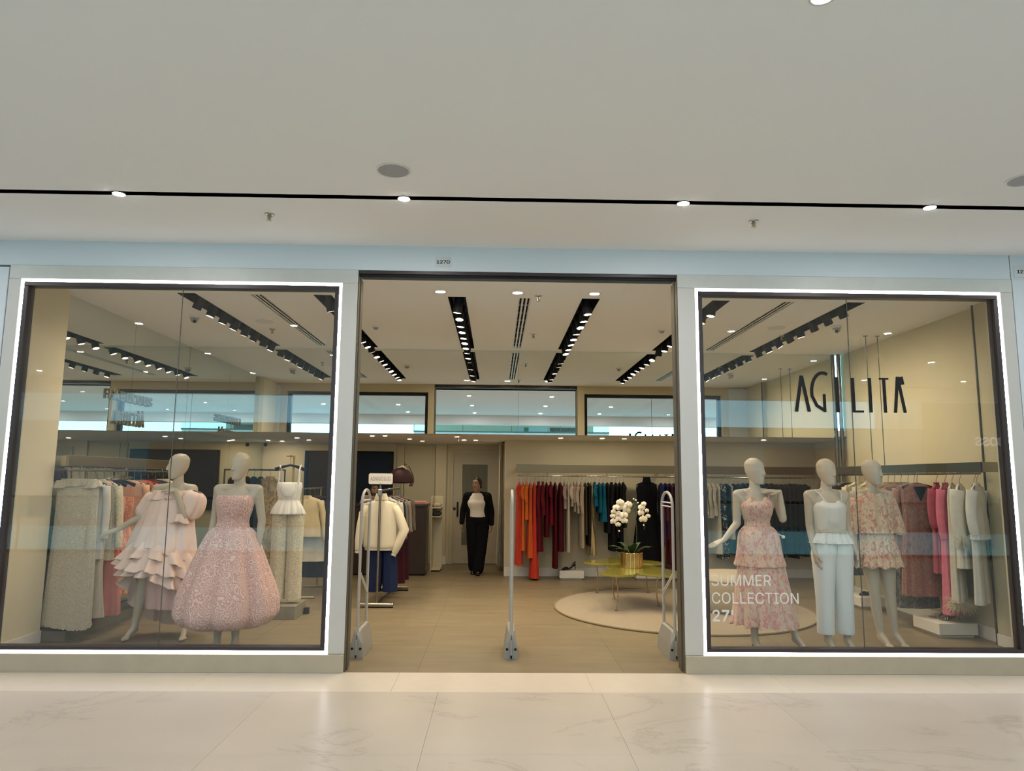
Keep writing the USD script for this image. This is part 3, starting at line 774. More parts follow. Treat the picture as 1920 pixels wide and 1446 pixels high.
# ------------------------------------------------------------------ hangers and garments
def hanger_mesh(w=.34, drop=.05, th=.012, dep=.021):
    """The shoulder bar; origin at the rail tube's axis; the bar's neck hangs .10 below."""
    xs = np.linspace(-w / 2, w / 2, 13)
    P = [(x, .012 * (abs(x) / (w / 2)) ** 2 * -1, -.105 - drop * (abs(x) / (w / 2)) ** 1.35) for x in xs]
    return tube(P, [th * (1 - .35 * abs(x) / (w / 2)) for x in xs], 8, [dep * (.55 + .45 * abs(x) / (w / 2)) for x in xs])


def hook_mesh():
    a = np.linspace(-.5, PI + .3, 10)
    P = [(0, -.016 * math.cos(q) + 0 * q, .016 * math.sin(q)) for q in a][::1]
    P = [(0, .018 * math.cos(q), .018 * math.sin(q)) for q in np.linspace(-.6, PI, 10)] + [(0, -.017, -.02), (0, -.004, -.045), (0, 0, -.07), (0, 0, -.105)]
    return tube(P, .0028, 6)


_hang = {}


def hanger(kind, x, y, z, rz, label, group=None):
    mat = {'velvet': velvet, 'grey': wood_hanger, 'white': white_plastic}[kind]
    if kind not in _hang:
        h = thing('clothes_hanger', label, 'hanger', (x, y, z), rz, group)
        part('shoulder_bar', hanger_mesh(), mat, h, True)
        part('hook', hook_mesh(), chrome, h, True)
        _hang[kind] = h
        return h
    return dup(_hang[kind], (x, y, z), rz, label, group)


_fab = {}


def fab(color, rough=.8, bump=.12, var=.06):
    k = tuple(round(c, 3) for c in color) + (rough,)
    if k not in _fab: _fab[k] = M(f'fabric_{len(_fab):03d}', color, rough, var=var, scale=14, bump=bump, bscale=160, spec=.15 if max(color) < .2 else .3, sheen=.1 if max(color) > .2 else 0.0)
    return _fab[k]


def arm_tube(x, z0, z1, r0, r1, y=0.0, bend=.02, lean=0.0, seed=0):
    rs = np.random.RandomState(seed)
    s = np.linspace(0, 1, 8)
    P = [(x + lean * q + .006 * math.sin(5 * q + rs.rand()), y + bend * math.sin(PI * q), z0 + (z1 - z0) * q) for q in s]
    return tube(P, [r0 + (r1 - r0) * q for q in s], 14, [(r0 + (r1 - r0) * q) * .62 for q in s])


def garment(label, category, x, y, zb, rz, mat, style='dress', ztop=1.505, w=.20, hemw=.24, th=.05, hemth=.07, sleeves=0.0, fold=.06, k=9, group=None, seed=0, hang='grey', name=None, waist=None, short=None, sleeve_r=.052, lean=0.0, extra=None, hangz=RAILZ, straps=False, n=52):
    """One piece of clothing on its hanger. Local x is the shoulder line, y the thickness."""
    H = ztop - zb
    t = thing(name or category.replace(' ', '_'), label, category, (x, y, zb), rz, group)
    ws = waist or w * .92
    z = lambda d: H - d
    if style == 'trousers':
        for s in (-1, 1):
            a = w * .52
            rows = [(H, a * .98, th * .55, s * a * .98, 0, .02), (H - .12, a * 1.02, th * .7, s * a, 0, .04), (H * .45, a * .95, th * .8, s * a * 1.02, 0, .06), (0, hemw * .5, hemth * .7, s * hemw * .52, 0, fold)]
            m_, _ = cloth(rows, n=36, m=18, k=5, seed=seed + (s > 0), p=2.4)
            part('trouser_leg', m_, mat, t, True)
        part('waistband', cloth([(H + .035, w, th * .5, 0, 0, 0), (H, w * 1.0, th * .56, 0, 0, 0)], n=36, m=4, p=2.6)[0], mat, t, True)
    else:
        if straps:
            top = H - .17
            rows = [(top, w * .80, th * .6, 0, 0, .03), (top - .10, w * .86, th * .9, 0, 0, .03), (top - .30, ws * .80, th, 0, 0, fold * .5), (top * .5, (ws + hemw) / 2 * .95, (th + hemth) / 2, 0, 0, fold * .8), (0, hemw, hemth, 0, 0, fold)]
            for s in (-1, 1):
                part('strap', tube([(s * w * .62, 0, top - .01), (s * w * .66, -.008, top + .09), (s * w * .6, 0, H - .012), (s * w * .66, .012, top + .09), (s * w * .62, .01, top - .01)], .0055, 6), mat, t)
        else:
            rows = [(H + .005, w * .34, th * .30, 0, 0, 0), (H - .018, w * .70, th * .45, 0, 0, .01), (H - .045, w * .97, th * .62, 0, 0, .02), (H - .15, w * .98, th * .9, 0, 0, .03), (max(H - .40, H * .55), ws, th, 0, 0, fold * .6),
                    (H * .30, (ws + 2 * hemw) / 3, (th + hemth) / 2, 0, 0, fold), (0, hemw, hemth, 0, 0, fold)]
        m_, _ = cloth(rows, n=n, m=26, k=k, seed=seed, p=2.3)
        part('bodice' if style == 'dress' else 'body', m_, mat, t, True)
        if sleeves:
            for s in (-1, 1):
                part('sleeve', arm_tube(s * (w * .97), H - .055, H - .06 - sleeves, sleeve_r, sleeve_r * .82, 0, .02, s * lean, seed + 3), mat, t, True)
        if style in ('jacket', 'shirt'):
            part('collar', cloth([(H + .018, w * .37, th * .50, 0, 0, 0), (H - .025, w * .50, th * .52, 0, 0, 0)], n=28, m=4)[0], mat, t, True)
        if style == 'shirt':
            part('placket', box(-.012, .012, -th * 1.02 - .004, -th * .7, .04, H - .06), mat, t)
    for nm, mm, mt in (extra or []): part(nm, mm, mt, t, True)
    if hang: hanger(hang, x, y, hangz, rz, 'hanger of the ' + (short or label))
    return t

# ------------------------------------------------------------------ figures: mannequins and people
def ball(p, r, n=14): return Manifold.sphere(r, n).translate(tuple(map(float, p)))


def bone(a, ra, b, rb): return (ball(a, ra) + ball(b, rb)).hull()


def loft_manifold(rows, n=36):
    """rows (z, a, b, x, y) -> closed elliptic solid."""
    s = np.linspace(0, 1, len(rows)); R = V(rows, float); ss = np.linspace(0, 1, 40)
    C = PchipInterpolator(s, R)(ss)
    th = np.linspace(0, 2 * PI, n, endpoint=False)
    g = [np.stack([x + a * np.cos(th), y + b * np.sin(th), np.full(n, z)], 1) for z, a, b, x, y in C]
    m = grid_tube(g, True)
    if m.volume < 0: m.invert()
    return Manifold(m3.Mesh(np.ascontiguousarray(m.vertices, dtype=np.float32), np.ascontiguousarray(m.faces, dtype=np.uint32)))


def to_trimesh(m):
    k = m.to_mesh(); return trimesh.Trimesh(np.array(k.vert_properties[:, :3]), np.array(k.tri_verts), process=True)


def hand(wrist, direction, palm_n, thumb_side, size=.17, curl=.35):
    """A palm, five bent fingers and a side thumb. direction: wrist to fingertips, palm_n: the way the palm faces."""
    d = V(direction, float); d /= np.linalg.norm(d); nrm = V(palm_n, float); nrm -= d * (nrm @ d); nrm /= np.linalg.norm(nrm); s = np.cross(nrm, d) * thumb_side
    W = V(wrist, float); k = size / .18
    out = [(ball(W, .021 * k) + ball(W + d * .085 * k + s * .030 * k, .013 * k) + ball(W + d * .085 * k - s * .028 * k, .012 * k) + ball(W + d * .03 * k + s * .027 * k, .014 * k)).hull()]
    for i, (off, ln) in enumerate(((.030, .070), (.010, .078), (-.010, .072), (-.028, .056))):
        b = W + d * .086 * k + s * off * k; L = ln * k; p = b; ang = curl * .5
        r = .0098 * k
        for j, fr in enumerate((.45, .32, .25)):
            dirj = d * math.cos(ang) + nrm * math.sin(ang) + s * off * 1.8
            q = p + dirj * L * fr; out.append(bone(p, r, q, r * .88)); p, r = q, r * .88; ang += curl * .8
    b = W + d * .028 * k + s * .028 * k; p1 = b + (d * .7 + s * .6 + nrm * .25) * .042 * k; p2 = p1 + (d * .95 + s * .15 + nrm * .3) * .032 * k
    out += [bone(b, .0125 * k, p1, .0105 * k), bone(p1, .0105 * k, p2, .0085 * k)]
    return Manifold.batch_boolean(out, OpType.Add)


def head_manifold(c, turn, s=1.0, face=True, person=False):
    """Egg head with brow, nose, lips and chin; c is the centre (eye height)."""
    rows = [(-.128, .022, .028, 0, -.045), (-.118, .036, .045, 0, -.040), (-.085, .052, .068, 0, -.022), (-.04, .067, .086, 0, -.006), (.01, .076, .096, 0, .002), (.06, .075, .095, 0, .008), (.095, .060, .076, 0, .012), (.118, .034, .046, 0, .014), (.126, .008, .012, 0, .014)]
    h = loft_manifold(rows)
    parts = [h]
    if face:
        parts.append((ball((0, -.094, .012), .007, 10) + ball((0, -.108, -.030), .0085, 10) + ball((.011, -.094, -.036), .006, 10) + ball((-.011, -.094, -.036), .006, 10)).hull())
        parts.append((ball((-.016, -.084, -.068), .006, 10) + ball((.016, -.084, -.068), .006, 10) + ball((0, -.090, -.066), .007, 10)).hull())
        parts.append((ball((-.013, -.080, -.077), .006, 10) + ball((.013, -.080, -.077), .006, 10) + ball((0, -.086, -.078), .007, 10)).hull())
        for sx in (-1, 1) if person else ():
            parts.append((ball((sx * .014, -.087, .020), .008, 10) + ball((sx * .046, -.074, .022), .008, 10)).hull())
            parts.append((ball((sx * .074, .008, .010), .010, 8) + ball((sx * .072, .004, -.028), .007, 8) + ball((sx * .078, .016, .006), .006, 8)).hull())
    m = Manifold.batch_boolean(parts, OpType.Add)
    return m.scale((s, s, s)).rotate((0, 0, math.degrees(turn))).translate(tuple(map(float, c)))


def figure_body(J, fem=1.0, head_turn=0.0, head_s=1.0, legs=True, hands=None, waist=1.0, refine=.022, smooth=12, tilt=0.0, person=False):
    """One continuous body. J: joints (sh, el, wr, hip, kn, an, toe for l and r; neck, head, chest, waist, pelvis)."""
    px, py, pz = J['pelvis']; cx, cy, cz = J['chest']; nx, ny, nz = J['neck']
    torso = loft_manifold([(pz - .13, .100, .075, px, py + .01), (pz - .06, .150, .105, px, py + .012), (pz + .03, .158, .112, px, py + .010), (pz + .12, .128 * waist, .092 * waist, px * .7 + cx * .3, py * .7 + cy * .3), (pz + .20, .108 * waist, .080 * waist, (px + cx) / 2, (py + cy) / 2),
                           (cz - .05, .128, .094, cx, cy), (cz + .04, .145, .100, cx, cy), (cz + .12, .140, .082, cx, cy + .005), (nz - .055, .110, .062, (cx + nx) / 2, cy + .012), (nz, .048, .048, nx, ny)])
    P = [torso]
    for sx in (-1, 1): P.append(loft_manifold([(-.055, .012, .012, 0, 0), (-.03, .046, .032, 0, 0), (0, .052, .040, 0, 0), (.035, .036, .026, 0, 0), (.06, .01, .01, 0, 0)], 18).translate((cx + sx * .066, cy - .066, cz + .02)))
    P.append(bone((nx, ny, nz - .03), .054, (J['head'][0] * .6 + nx * .4, J['head'][1] * .6 + ny * .4 + .006, J['head'][2] - .07), .046))
    for s in ('l', 'r'):
        sh, el, wr = V(J['sh' + s]), V(J['el' + s]), V(J['wr' + s])
        P.append(bone((nx + (sh[0] - nx) * .25, ny + .01, nz - .03), .040, sh, .050)); P.append((ball(sh, .050) + ball((cx + (sh[0] - cx) * .55, cy, cz + .06), .060)).hull())
        P.append(bone(sh, .047, el, .035)); P.append(bone(el, .036, el + (wr - el) * .35, .034)); P.append(bone(el + (wr - el) * .35, .034, wr, .022))
        if legs:
            hp, kn, an, to = V(J['hip' + s]), V(J['kn' + s]), V(J['an' + s]), V(J['to' + s])
            P.append(bone(hp, .088, hp + (kn - hp) * .5, .072)); P.append(bone(hp + (kn - hp) * .5, .072, kn, .048))
            P.append(bone(kn, .047, kn + (an - kn) * .3 + V([0, .012, 0]), .050)); P.append(bone(kn + (an - kn) * .3 + V([0, .012, 0]), .050, an, .031))
            P.append((ball(an, .030) + ball(an + V([0, .028, -.035]), .026) + ball(to, .021)).hull()); P.append((ball(to + V([-.022, 0, 0]), .015) + ball(to + V([.022, 0, 0]), .015) + ball(to + V([0, -.055, -.004]), .012)).hull())
    body = Manifold.batch_boolean(P, OpType.Add).refine_to_length(refine)
    t = to_trimesh(body); trimesh.smoothing.filter_taubin(t, lamb=.5, nu=.53, iterations=smooth)
    try: b = Manifold(m3.Mesh(np.ascontiguousarray(t.vertices, dtype=np.float32), np.ascontiguousarray(t.faces, dtype=np.uint32)))
    except Exception: b = body
    if b.num_tri() == 0: b = body
    hm = head_manifold((0, 0, 0), head_turn, head_s, True, person)
    hm = to_trimesh(hm.refine_to_length(.012)); trimesh.smoothing.filter_taubin(hm, iterations=6)
    hm = Manifold(m3.Mesh(np.ascontiguousarray(hm.vertices, dtype=np.float32), np.ascontiguousarray(hm.faces, dtype=np.uint32))).rotate((math.degrees(tilt), 0, 0)).translate(tuple(map(float, J['head'])))
    b = b + hm
    for h in (hands or []): b = b + h
    return to_trimesh(b)


def mirror_pose(**k): return k


def base_pose(**over):
    J = dict(pelvis=(0, 0, .95), chest=(0, -.005, 1.27), neck=(0, .015, 1.485), head=(0, -.005, 1.655),
             shl=(-.172, .015, 1.435), shr=(.172, .015, 1.435), ell=(-.205, .02, 1.16), elr=(.205, .02, 1.16), wrl=(-.225, -.05, .93), wrr=(.225, -.05, .93),
             hipl=(-.085, .01, .88), hipr=(.085, .01, .88), knl=(-.08, -.01, .50), knr=(.08, -.01, .50), anl=(-.075, .02, .12), anr=(.075, .02, .12), tol=(-.08, -.09, .03), tor=(.08, -.09, .03))
    J.update(over); return J


def mannequin(label, x, y, J, hands, turn):
    t = thing('mannequin', label, 'mannequin', (x, y, 0))
    part('figure', figure_body(J, head_turn=turn, hands=hands), mannequin_m, t, 60)
    return t


def stand_base(t, x, y):
    part('base_plate', lathe([(0, .004), (.15, .004), (.152, .0), (0, 0)][::-1], 32, (x, y, 0)), chrome, t, 40)


blush = M('blush_organza', (.84, .64, .55), .7, var=.05, scale=8, sheen=.3)
pink_lace = lace_fabric('pink_loop_lace', (.64, .36, .31), (.84, .60, .55), 20.0, 21.0, width=.75, lo=-.25)
floral = print_fabric('rose_floral_chiffon', [(.0, (.33, .34, .24)), (.36, (.54, .43, .30)), (.44, (.68, .51, .38)), (.52, (.70, .45, .37)), (.58, (.58, .20, .18)), (.66, (.70, .49, .40)), (1, (.74, .60, .46))], 30.0, 5.0, .35)
floral2 = print_fabric('tan_floral_chiffon', [(.0, (.30, .30, .20)), (.38, (.52, .38, .22)), (.46, (.72, .56, .38)), (.54, (.66, .40, .28)), (.6, (.46, .16, .12)), (.68, (.70, .50, .36)), (1, (.76, .62, .44))], 30.0, 5.0, .35)
brown_floral = print_fabric('brown_floral_chiffon', [(.0, (.11, .055, .035)), (.42, (.20, .085, .05)), (.5, (.30, .15, .10)), (.56, (.23, .065, .05)), (.66, (.33, .19, .13)), (1, (.36, .24, .18))], 36.0, 5.0, .3)
dark_floral = print_fabric('grey_floral_chiffon', [(.0, (.03, .03, .03)), (.45, (.07, .075, .07)), (.55, (.18, .18, .16)), (.62, (.10, .05, .05)), (1, (.26, .26, .23))], 26.0, 5.0, .4)
white_lace = lace_fabric('cream_lace', (.56, .48, .35), (.71, .63, .49), 45.0, 16.0, width=.7)
white_cloth = M('white_silk', (.76, .74, .68), .55, sheen=.2, bump=.08, bscale=60)
pale_blue_white = M('cool_white_crepe', (.70, .73, .72), .7, sheen=.2)
coral_lace = lace_fabric('coral_lace', (.50, .18, .09), (.70, .33, .20), 40.0, 14.0)
ecru_lace = lace_fabric('ecru_lace', (.52, .46, .32), (.70, .64, .47), 40.0, 14.0)

# ---- mannequin in the blush ruffle dress (left window)
A = base_pose(pelvis=(-.10, .02, .95), chest=(-.04, .01, 1.27), shl=(-.20, .02, 1.43), shr=(.13, .05, 1.43), ell=(-.33, -.02, 1.16), wrl=(-.50, -.09, 1.045),
              elr=(.14, -.12, 1.17), wrr=(.06, -.16, 1.42), hipl=(-.17, .02, .88), hipr=(-.03, .02, .88), knl=(-.27, .0, .50), knr=(.06, .0, .5), anl=(-.33, .03, .12), anr=(.14, .05, .12), tol=(-.36, -.07, .03), tor=(.17, -.05, .03))
ha = [hand(A['wrl'], (-.9, -.3, -.35), (0, .3, -1), 1, .18, .15), hand(A['wrr'], (-.9, .25, .12), (.2, .4, -1), -1, .17, .3)]
mA = mannequin('faceless beige mannequin in a blush off-shoulder ruffle dress, leftmost in the left window', at(337, 850, Y=1.12)[0], 1.12, A, ha, -.9)
hemA = lambda th: -.50 * np.clip(np.sin(th), -.05, 1) + .0 * th - .16 * np.cos(th) * (np.cos(th) > 0)
bd, GA = cloth([(1.395, .185, .125, -.05, .03, .02), (1.30, .215, .16, -.06, .03, .04), (1.12, .26, .20, -.075, .03, .06), (.95, .31, .24, -.09, .03, .07), (.86, .335, .26, -.10, .03, .07)], n=90, m=30, k=12, seed=3, hem=hemA)
dA = part('dress', bd, blush, mA, True)
part('neck_frill', ruffle(ellipse(-.05, .03, 1.42, .19, .125, 120), .085, .018, 13, flare=.45, seed=1), blush, dA, True)
th_ = np.linspace(0, 2 * PI, 160, endpoint=False)
for q, (sc, zz, L_) in enumerate(((.93, .885, .16), (.98, .81, .17), (.95, .70, .16))):
    path = np.stack([-.10 + .335 * sc * np.cos(th_), .03 + .26 * sc * np.sin(th_), zz + .03 + hemA(th_) * (.75 + .13 * q)], 1)
    part('hem_frill', ruffle(path, L_, .058, 13 + q * 2, flare=.5, seed=5 + q, rings=10), blush, dA, True)
back = np.stack([-.10 + .30 * np.cos(th_), .07 + .22 * np.sin(th_), .60 + .0 * th_], 1)
sheer = M('sheer_blush_lining', (.72, .46, .40), .8)
part('train', cloth([(.80, .26, .20, -.02, .08, .04), (.5, .28, .21, .0, .09, .06), (.30, .29, .21, .02, .10, .09)], n=70, m=12, k=10, seed=9)[0], sheer, dA, True)
part('puff_sleeve', place(cloth([(.17, .05, .05, 0, 0, .05), (.12, .105, .095, 0, 0, .10), (.02, .125, .11, 0, 0, .10), (-.06, .11, .10, 0, 0, .10), (-.10, .055, .05, 0, 0, .05)], n=56, m=16, k=8, seed=4)[0], (.15, -.03, 1.25), ry=.35), blush, dA, True)
part('cuff_frill', ruffle(ellipse(.10, -.12, 1.20, .05, .045, 60), .09, .014, 8, flare=.35, seed=3), blush, dA, True)
part('puff_sleeve', place(cloth([(.13, .05, .05, 0, 0, .05), (.06, .09, .08, 0, 0, .10), (-.06, .085, .08, 0, 0, .10), (-.13, .05, .05, 0, 0, .05)], n=48, m=14, k=7, seed=8)[0], (-.27, .01, 1.27), ry=.55), blush, dA, True)

# ---- mannequin in the pink loop lace dress (left window)
B = base_pose(pelvis=(-.05, .02, .96), chest=(-.02, .0, 1.26), shl=(-.185, .02, 1.44), shr=(.165, .02, 1.44), ell=(-.225, .06, 1.17), elr=(.205, .06, 1.16), wrl=(-.25, .03, .93), wrr=(.19, .04, .92), hipl=(-.13, .02, .88), hipr=(.03, .02, .88),
              knl=(-.11, -.01, .5), knr=(.02, -.01, .5), anl=(-.115, .0, .12), anr=(.035, .03, .12), tol=(-.115, -.11, .03), tor=(.045, -.08, .03))
hb = [hand(B['wrl'], (-.1, -.1, -1), (1, 0, 0), -1, .17, .25), hand(B['wrr'], (.05, -.1, -1), (-1, 0, 0), 1, .17, .25)]
mB = mannequin('faceless beige mannequin in a strapless pink lace bubble dress, left window', -2.35, .60, B, hb, -.30)
bod, _ = cloth([(1.392, .152, .128, -.02, -.010, .0), (1.34, .168, .150, -.02, -.016, .005), (1.26, .158, .138, -.025, -.010, .005), (1.17, .140, .105, -.035, .006, .005), (1.09, .160, .12, -.045, .015, .01)], n=72, m=18, k=6, seed=2, p=2.05)
dB = part('bodice', bod, pink_lace, mB, True)
sk, _ = cloth([(1.10, .160, .122, -.045, .015, .02), (1.06, .20, .16, -.05, .015, .07), (.90, .275, .24, -.055, .015, .075), (.70, .345, .31, -.06, .015, .10), (.48, .425, .37, -.06, .015, .10), (.36, .435, .38, -.06, .015, .10), (.27, .37, .33, -.06, .015, .12), (.235, .27, .24, -.06, .015, .07), (.27, .22, .2, -.06, .015, .06)], n=120, m=46, k=8, seed=6, drift=.35, rough=.15)
part('bubble_skirt', sk, pink_lace, mB, True)
part('waist_seam', tube(list(ellipse(-.045, .015, 1.095, .164, .126, 40)) + [ellipse(-.045, .015, 1.095, .164, .126, 40)[0]], .005, 6), M('pink_piping', (.66, .36, .32), .7), mB, True)

# ---- mannequin in the rose floral maxi dress (right window)
C_ = base_pose(pelvis=(.03, .02, .95), chest=(.0, .0, 1.27), shl=(-.165, .01, 1.43), shr=(.195, .02, 1.43), ell=(-.175, .03, 1.16), wrl=(-.335, -.06, 1.01), elr=(.225, -.07, 1.21), wrr=(.195, -.10, 1.46),
               hipl=(-.05, .02, .88), hipr=(.12, .02, .88), knl=(-.045, -.02, .5), knr=(.25, .03, .5), anl=(-.055, .0, .12), anr=(.36, .08, .12), tol=(-.04, -.11, .03), tor=(.40, -.01, .03))
hc = [hand(C_['wrl'], (-.9, -.25, -.35), (0, .2, -1), 1, .18, .1), hand(C_['wrr'], (-.95, .1, .1), (.1, .2, -1), -1, .18, .25)]
mC = mannequin('beige mannequin in a rose floral maxi dress with one hand at the chin, right window', 2.47, .78, C_, hc, .65)
top, _ = cloth([(1.375, .130, .118, .0, -.014, .0), (1.33, .153, .152, .0, -.022, .01), (1.27, .142, .138, .005, -.014, .01), (1.18, .118, .098, .01, .008, .01), (1.13, .125, .102, .015, .012, .02)], n=72, m=16, k=7, seed=2)
dC = part('dress_bodice', top, floral, mC, True)
for sx in (-1, 1):
    part('bust_cup', to_trimesh(loft_manifold([(-.06, .02, .02, 0, 0), (-.035, .055, .045, 0, 0), (0, .064, .058, 0, 0), (.045, .035, .035, 0, 0), (.075, .006, .01, 0, 0)], 24).translate((sx * .070, -.078, 1.34))), floral, dC, True)
    part('strap', tube([(sx * .075, -.122, 1.40), (sx * .105, -.075, 1.455), (sx * .12, -.01, 1.478), (sx * .11, .06, 1.45), (sx * .09, .105, 1.37)], .0045, 6), floral, dC, True)
s1, _ = cloth([(1.135, .125, .103, .015, .012, .03), (1.05, .185, .15, .02, .015, .05), (.90, .205, .18, .025, .015, .06), (.775, .235, .20, .03, .015, .08)], n=96, m=20, k=11, seed=3)
part('upper_tier', s1, floral, mC, True)
s2, _ = cloth([(.84, .205, .175, .03, .015, .05), (.60, .235, .20, .035, .015, .06), (.40, .265, .225, .045, .015, .07), (.235, .295, .25, .055, .015, .10)], n=110, m=24, k=13, seed=5, wave=.012)
part('lower_tier', s2, floral, mC, True)
part('waist_tie', cat(tube([(.16, .0, 1.08), (.21, -.02, 1.06), (.235, -.03, 1.045)], .006, 6), place(trimesh.creation.icosphere(2, .016), (.24, -.03, 1.04))), white_cloth, mC, True)
part('heel_rod', tube([(-.05, .06, .09), (-.05, .075, .0)], .007, 6), chrome, mC, True)

# ---- mannequin in camisole and pale trousers (right window)
D_ = base_pose(shl=(-.172, .015, 1.43), shr=(.172, .015, 1.43), ell=(-.17, .03, 1.14), elr=(.19, .03, 1.15), wrl=(-.165, -.04, .90), wrr=(.225, -.03, .92), hipl=(-.075, .01, .88), hipr=(.105, .01, .88), knl=(-.06, -.01, .5), knr=(.12, -.01, .5), anl=(-.05, .02, .12), anr=(.13, .02, .12), tol=(-.05, -.09, .03), tor=(.135, -.09, .03), pelvis=(.02, 0, .95))
hdn = [hand(D_['wrl'], (.12, -.2, -1), (1, 0, 0), -1, .18, .25), hand(D_['wrr'], (.08, -.15, -1), (-1, 0, 0), 1, .18, .25)]
mD = mannequin('beige mannequin in a white lace camisole and pale trousers, middle of the right window', 3.17, .80, D_, hdn, .35)
cm, _ = cloth([(1.365, .134, .122, .0, -.014, .0), (1.32, .154, .150, .0, -.020, .01), (1.24, .150, .138, .005, -.010, .01), (1.12, .142, .118, .012, .005, .03), (1.02, .185, .15, .018, .01, .07), (.985, .195, .16, .02, .01, .09)], n=110, m=26, k=15, seed=4)
cD = part('camisole', cm, white_cloth, mD, True)
for z_, r_ in ((1.285, .156), (1.10, .150)):
    part('lace_band', ruffle(ellipse(.01, .0, z_ + .02, r_, r_ * .86, 120), .035, .004, 26, flare=.15, seed=int(z_ * 100), rings=4), white_lace, cD, True)
for k_ in range(-8, 9):
    part('pin_tuck', tube([(k_ * .008 + .005, -.131 + abs(k_) * .0006, 1.235), (k_ * .0085 + .008, -.127 + abs(k_) * .0006, 1.12)], .0022, 5), white_cloth, cD)
for sx in (-1, 1):
    part('bust_cup', to_trimesh(loft_manifold([(-.055, .02, .02, 0, 0), (-.03, .055, .045, 0, 0), (0, .062, .056, 0, 0), (.035, .035, .035, 0, 0), (.055, .006, .01, 0, 0)], 24).translate((sx * .070, -.076, 1.33))), white_cloth, cD, True)
    part('strap', tube([(sx * .078, -.115, 1.38), (sx * .105, -.065, 1.45), (sx * .118, -.005, 1.475), (sx * .105, .06, 1.45), (sx * .09, .105, 1.36)], .0045, 6), white_cloth, cD, True)
for s_, hx in ((-1, -.062), (1, .112)):
    lg_, _ = cloth([(1.03, .112, .128, hx * .6 + .008, .01, .0), (.90, .116, .130, hx * .85 + .004, .01, .01), (.78, .102, .115, hx * .97, .006, .02), (.40, .080, .088, hx + s_ * .004, .005, .02), (.155, .078, .085, hx + s_ * .006, .01, .03)], n=48, m=24, k=4, seed=10 + s_)
    part('trouser_leg', lg_, pale_blue_white, mD, True)
part('waistband', cloth([(1.05, .145, .122, .015, .008, 0), (1.0, .158, .132, .018, .008, 0)], n=48, m=5)[0], pale_blue_white, mD, True)

# ---- mannequin in the off-shoulder floral mini dress (right window)
E_ = base_pose(pelvis=(.0, 0, .95), chest=(-.005, 0, 1.27), shl=(-.18, .02, 1.43), shr=(.165, .02, 1.43), ell=(-.205, .03, 1.15), elr=(.19, .03, 1.15), wrl=(-.215, -.03, .92), wrr=(.20, .02, .92), hipl=(-.075, .01, .88), hipr=(.09, .01, .88), knl=(-.045, -.015, .5), knr=(.11, -.01, .5), anl=(.01, .02, .12), anr=(.15, .02, .12), tol=(.03, -.09, .03), tor=(.18, -.09, .03))
he = [hand(E_['wrl'], (-.02, -.2, -1), (1, 0, 0), -1, .18, .25), hand(E_['wrr'], (.08, .0, -1), (-1, 0, 0), 1, .18, .25)]
mE = mannequin('beige mannequin in an off-shoulder floral mini dress, rightmost in the right window', at(1633, 863, Y=.96)[0], .96, E_, he, .50)
tp, _ = cloth([(1.43, .165, .115, -.01, .01, .03), (1.38, .185, .135, -.01, .0, .05), (1.25, .195, .15, -.01, .0, .05), (1.12, .205, .16, -.012, .0, .06), (1.075, .212, .165, -.012, .0, .08)], n=100, m=20, k=12, seed=7)
dE = part('dress_top', tp, floral2, mE, True)
part('neck_frill', ruffle(ellipse(-.01, .01, 1.455, .168, .115, 120), .04, .010, 18, flare=.3, seed=2), floral2, dE, True)
part('dress_skirt', cloth([(1.11, .165, .135, -.005, .005, .04), (1.0, .185, .16, -.003, .005, .06), (.86, .212, .19, .0, .0, .07), (.755, .228, .21, .003, .0, .08)], n=110, m=20, k=12, seed=8, wave=.012)[0], floral2, mE, True)
for s_, sx, ex in ((-1, -.19, -.215), (1, .17, .215)):
    part('sleeve', tube([(sx, .015, 1.40), (sx + s_ * .02, .01, 1.30), (ex, .005, 1.18), (ex + s_ * .015, .0, 1.085), (ex + s_ * .01, .0, 1.05)], [.05, .062, .068, .072, .05], 20, [.05, .06, .065, .07, .048]), floral2, dE, True)

# ---- the woman walking out of the fitting room passage
def soft(bones, refine=.02, it=10, cuts=None):
    m = Manifold.batch_boolean([bone(*b) for b in bones], OpType.Add)
    t = to_trimesh(m.refine_to_length(refine)); trimesh.smoothing.filter_taubin(t, iterations=it)
    if cuts:
        q = Manifold(m3.Mesh(np.ascontiguousarray(t.vertices, dtype=np.float32), np.ascontiguousarray(t.faces, dtype=np.uint32)))
        for c in cuts: q = q - c
        t = to_trimesh(q)
    return t


W_ = base_pose(pelvis=(.02, .0, .93), chest=(-.01, -.01, 1.22), neck=(-.005, .01, 1.40), head=(-.012, -.015, 1.545), shl=(-.185, .01, 1.345), shr=(.185, .01, 1.345), ell=(-.25, .02, 1.08), elr=(.25, .03, 1.07), wrl=(-.265, -.05, .86), wrr=(.255, -.03, .84),
               hipl=(-.075, .0, .86), hipr=(.10, .0, .86), knl=(-.06, .0, .47), knr=(.07, -.04, .47), anl=(-.05, .10, .09), anr=(.03, -.03, .085), tol=(-.06, -.01, .03), tor=(.03, -.16, .03))
hw = [hand(W_['wrl'], (-.02, -.15, -1), (1, 0, 0), -1, .165, .5), hand(W_['wrr'], (.02, -.15, -1), (-1, 0, 0), 1, .165, .7)]
wo = thing('person', 'person in a black open cardigan and white top walking before the fitting room door', 'person', (-.31, 5.98, 0), 0)
UsdGeom.Xformable(wo).AddScaleOp().Set(Gf.Vec3f(.945, .945, .945))
part('body', figure_body(W_, head_turn=-.45, head_s=1.0, hands=hw, waist=1.15, person=True), skin, wo, 60)


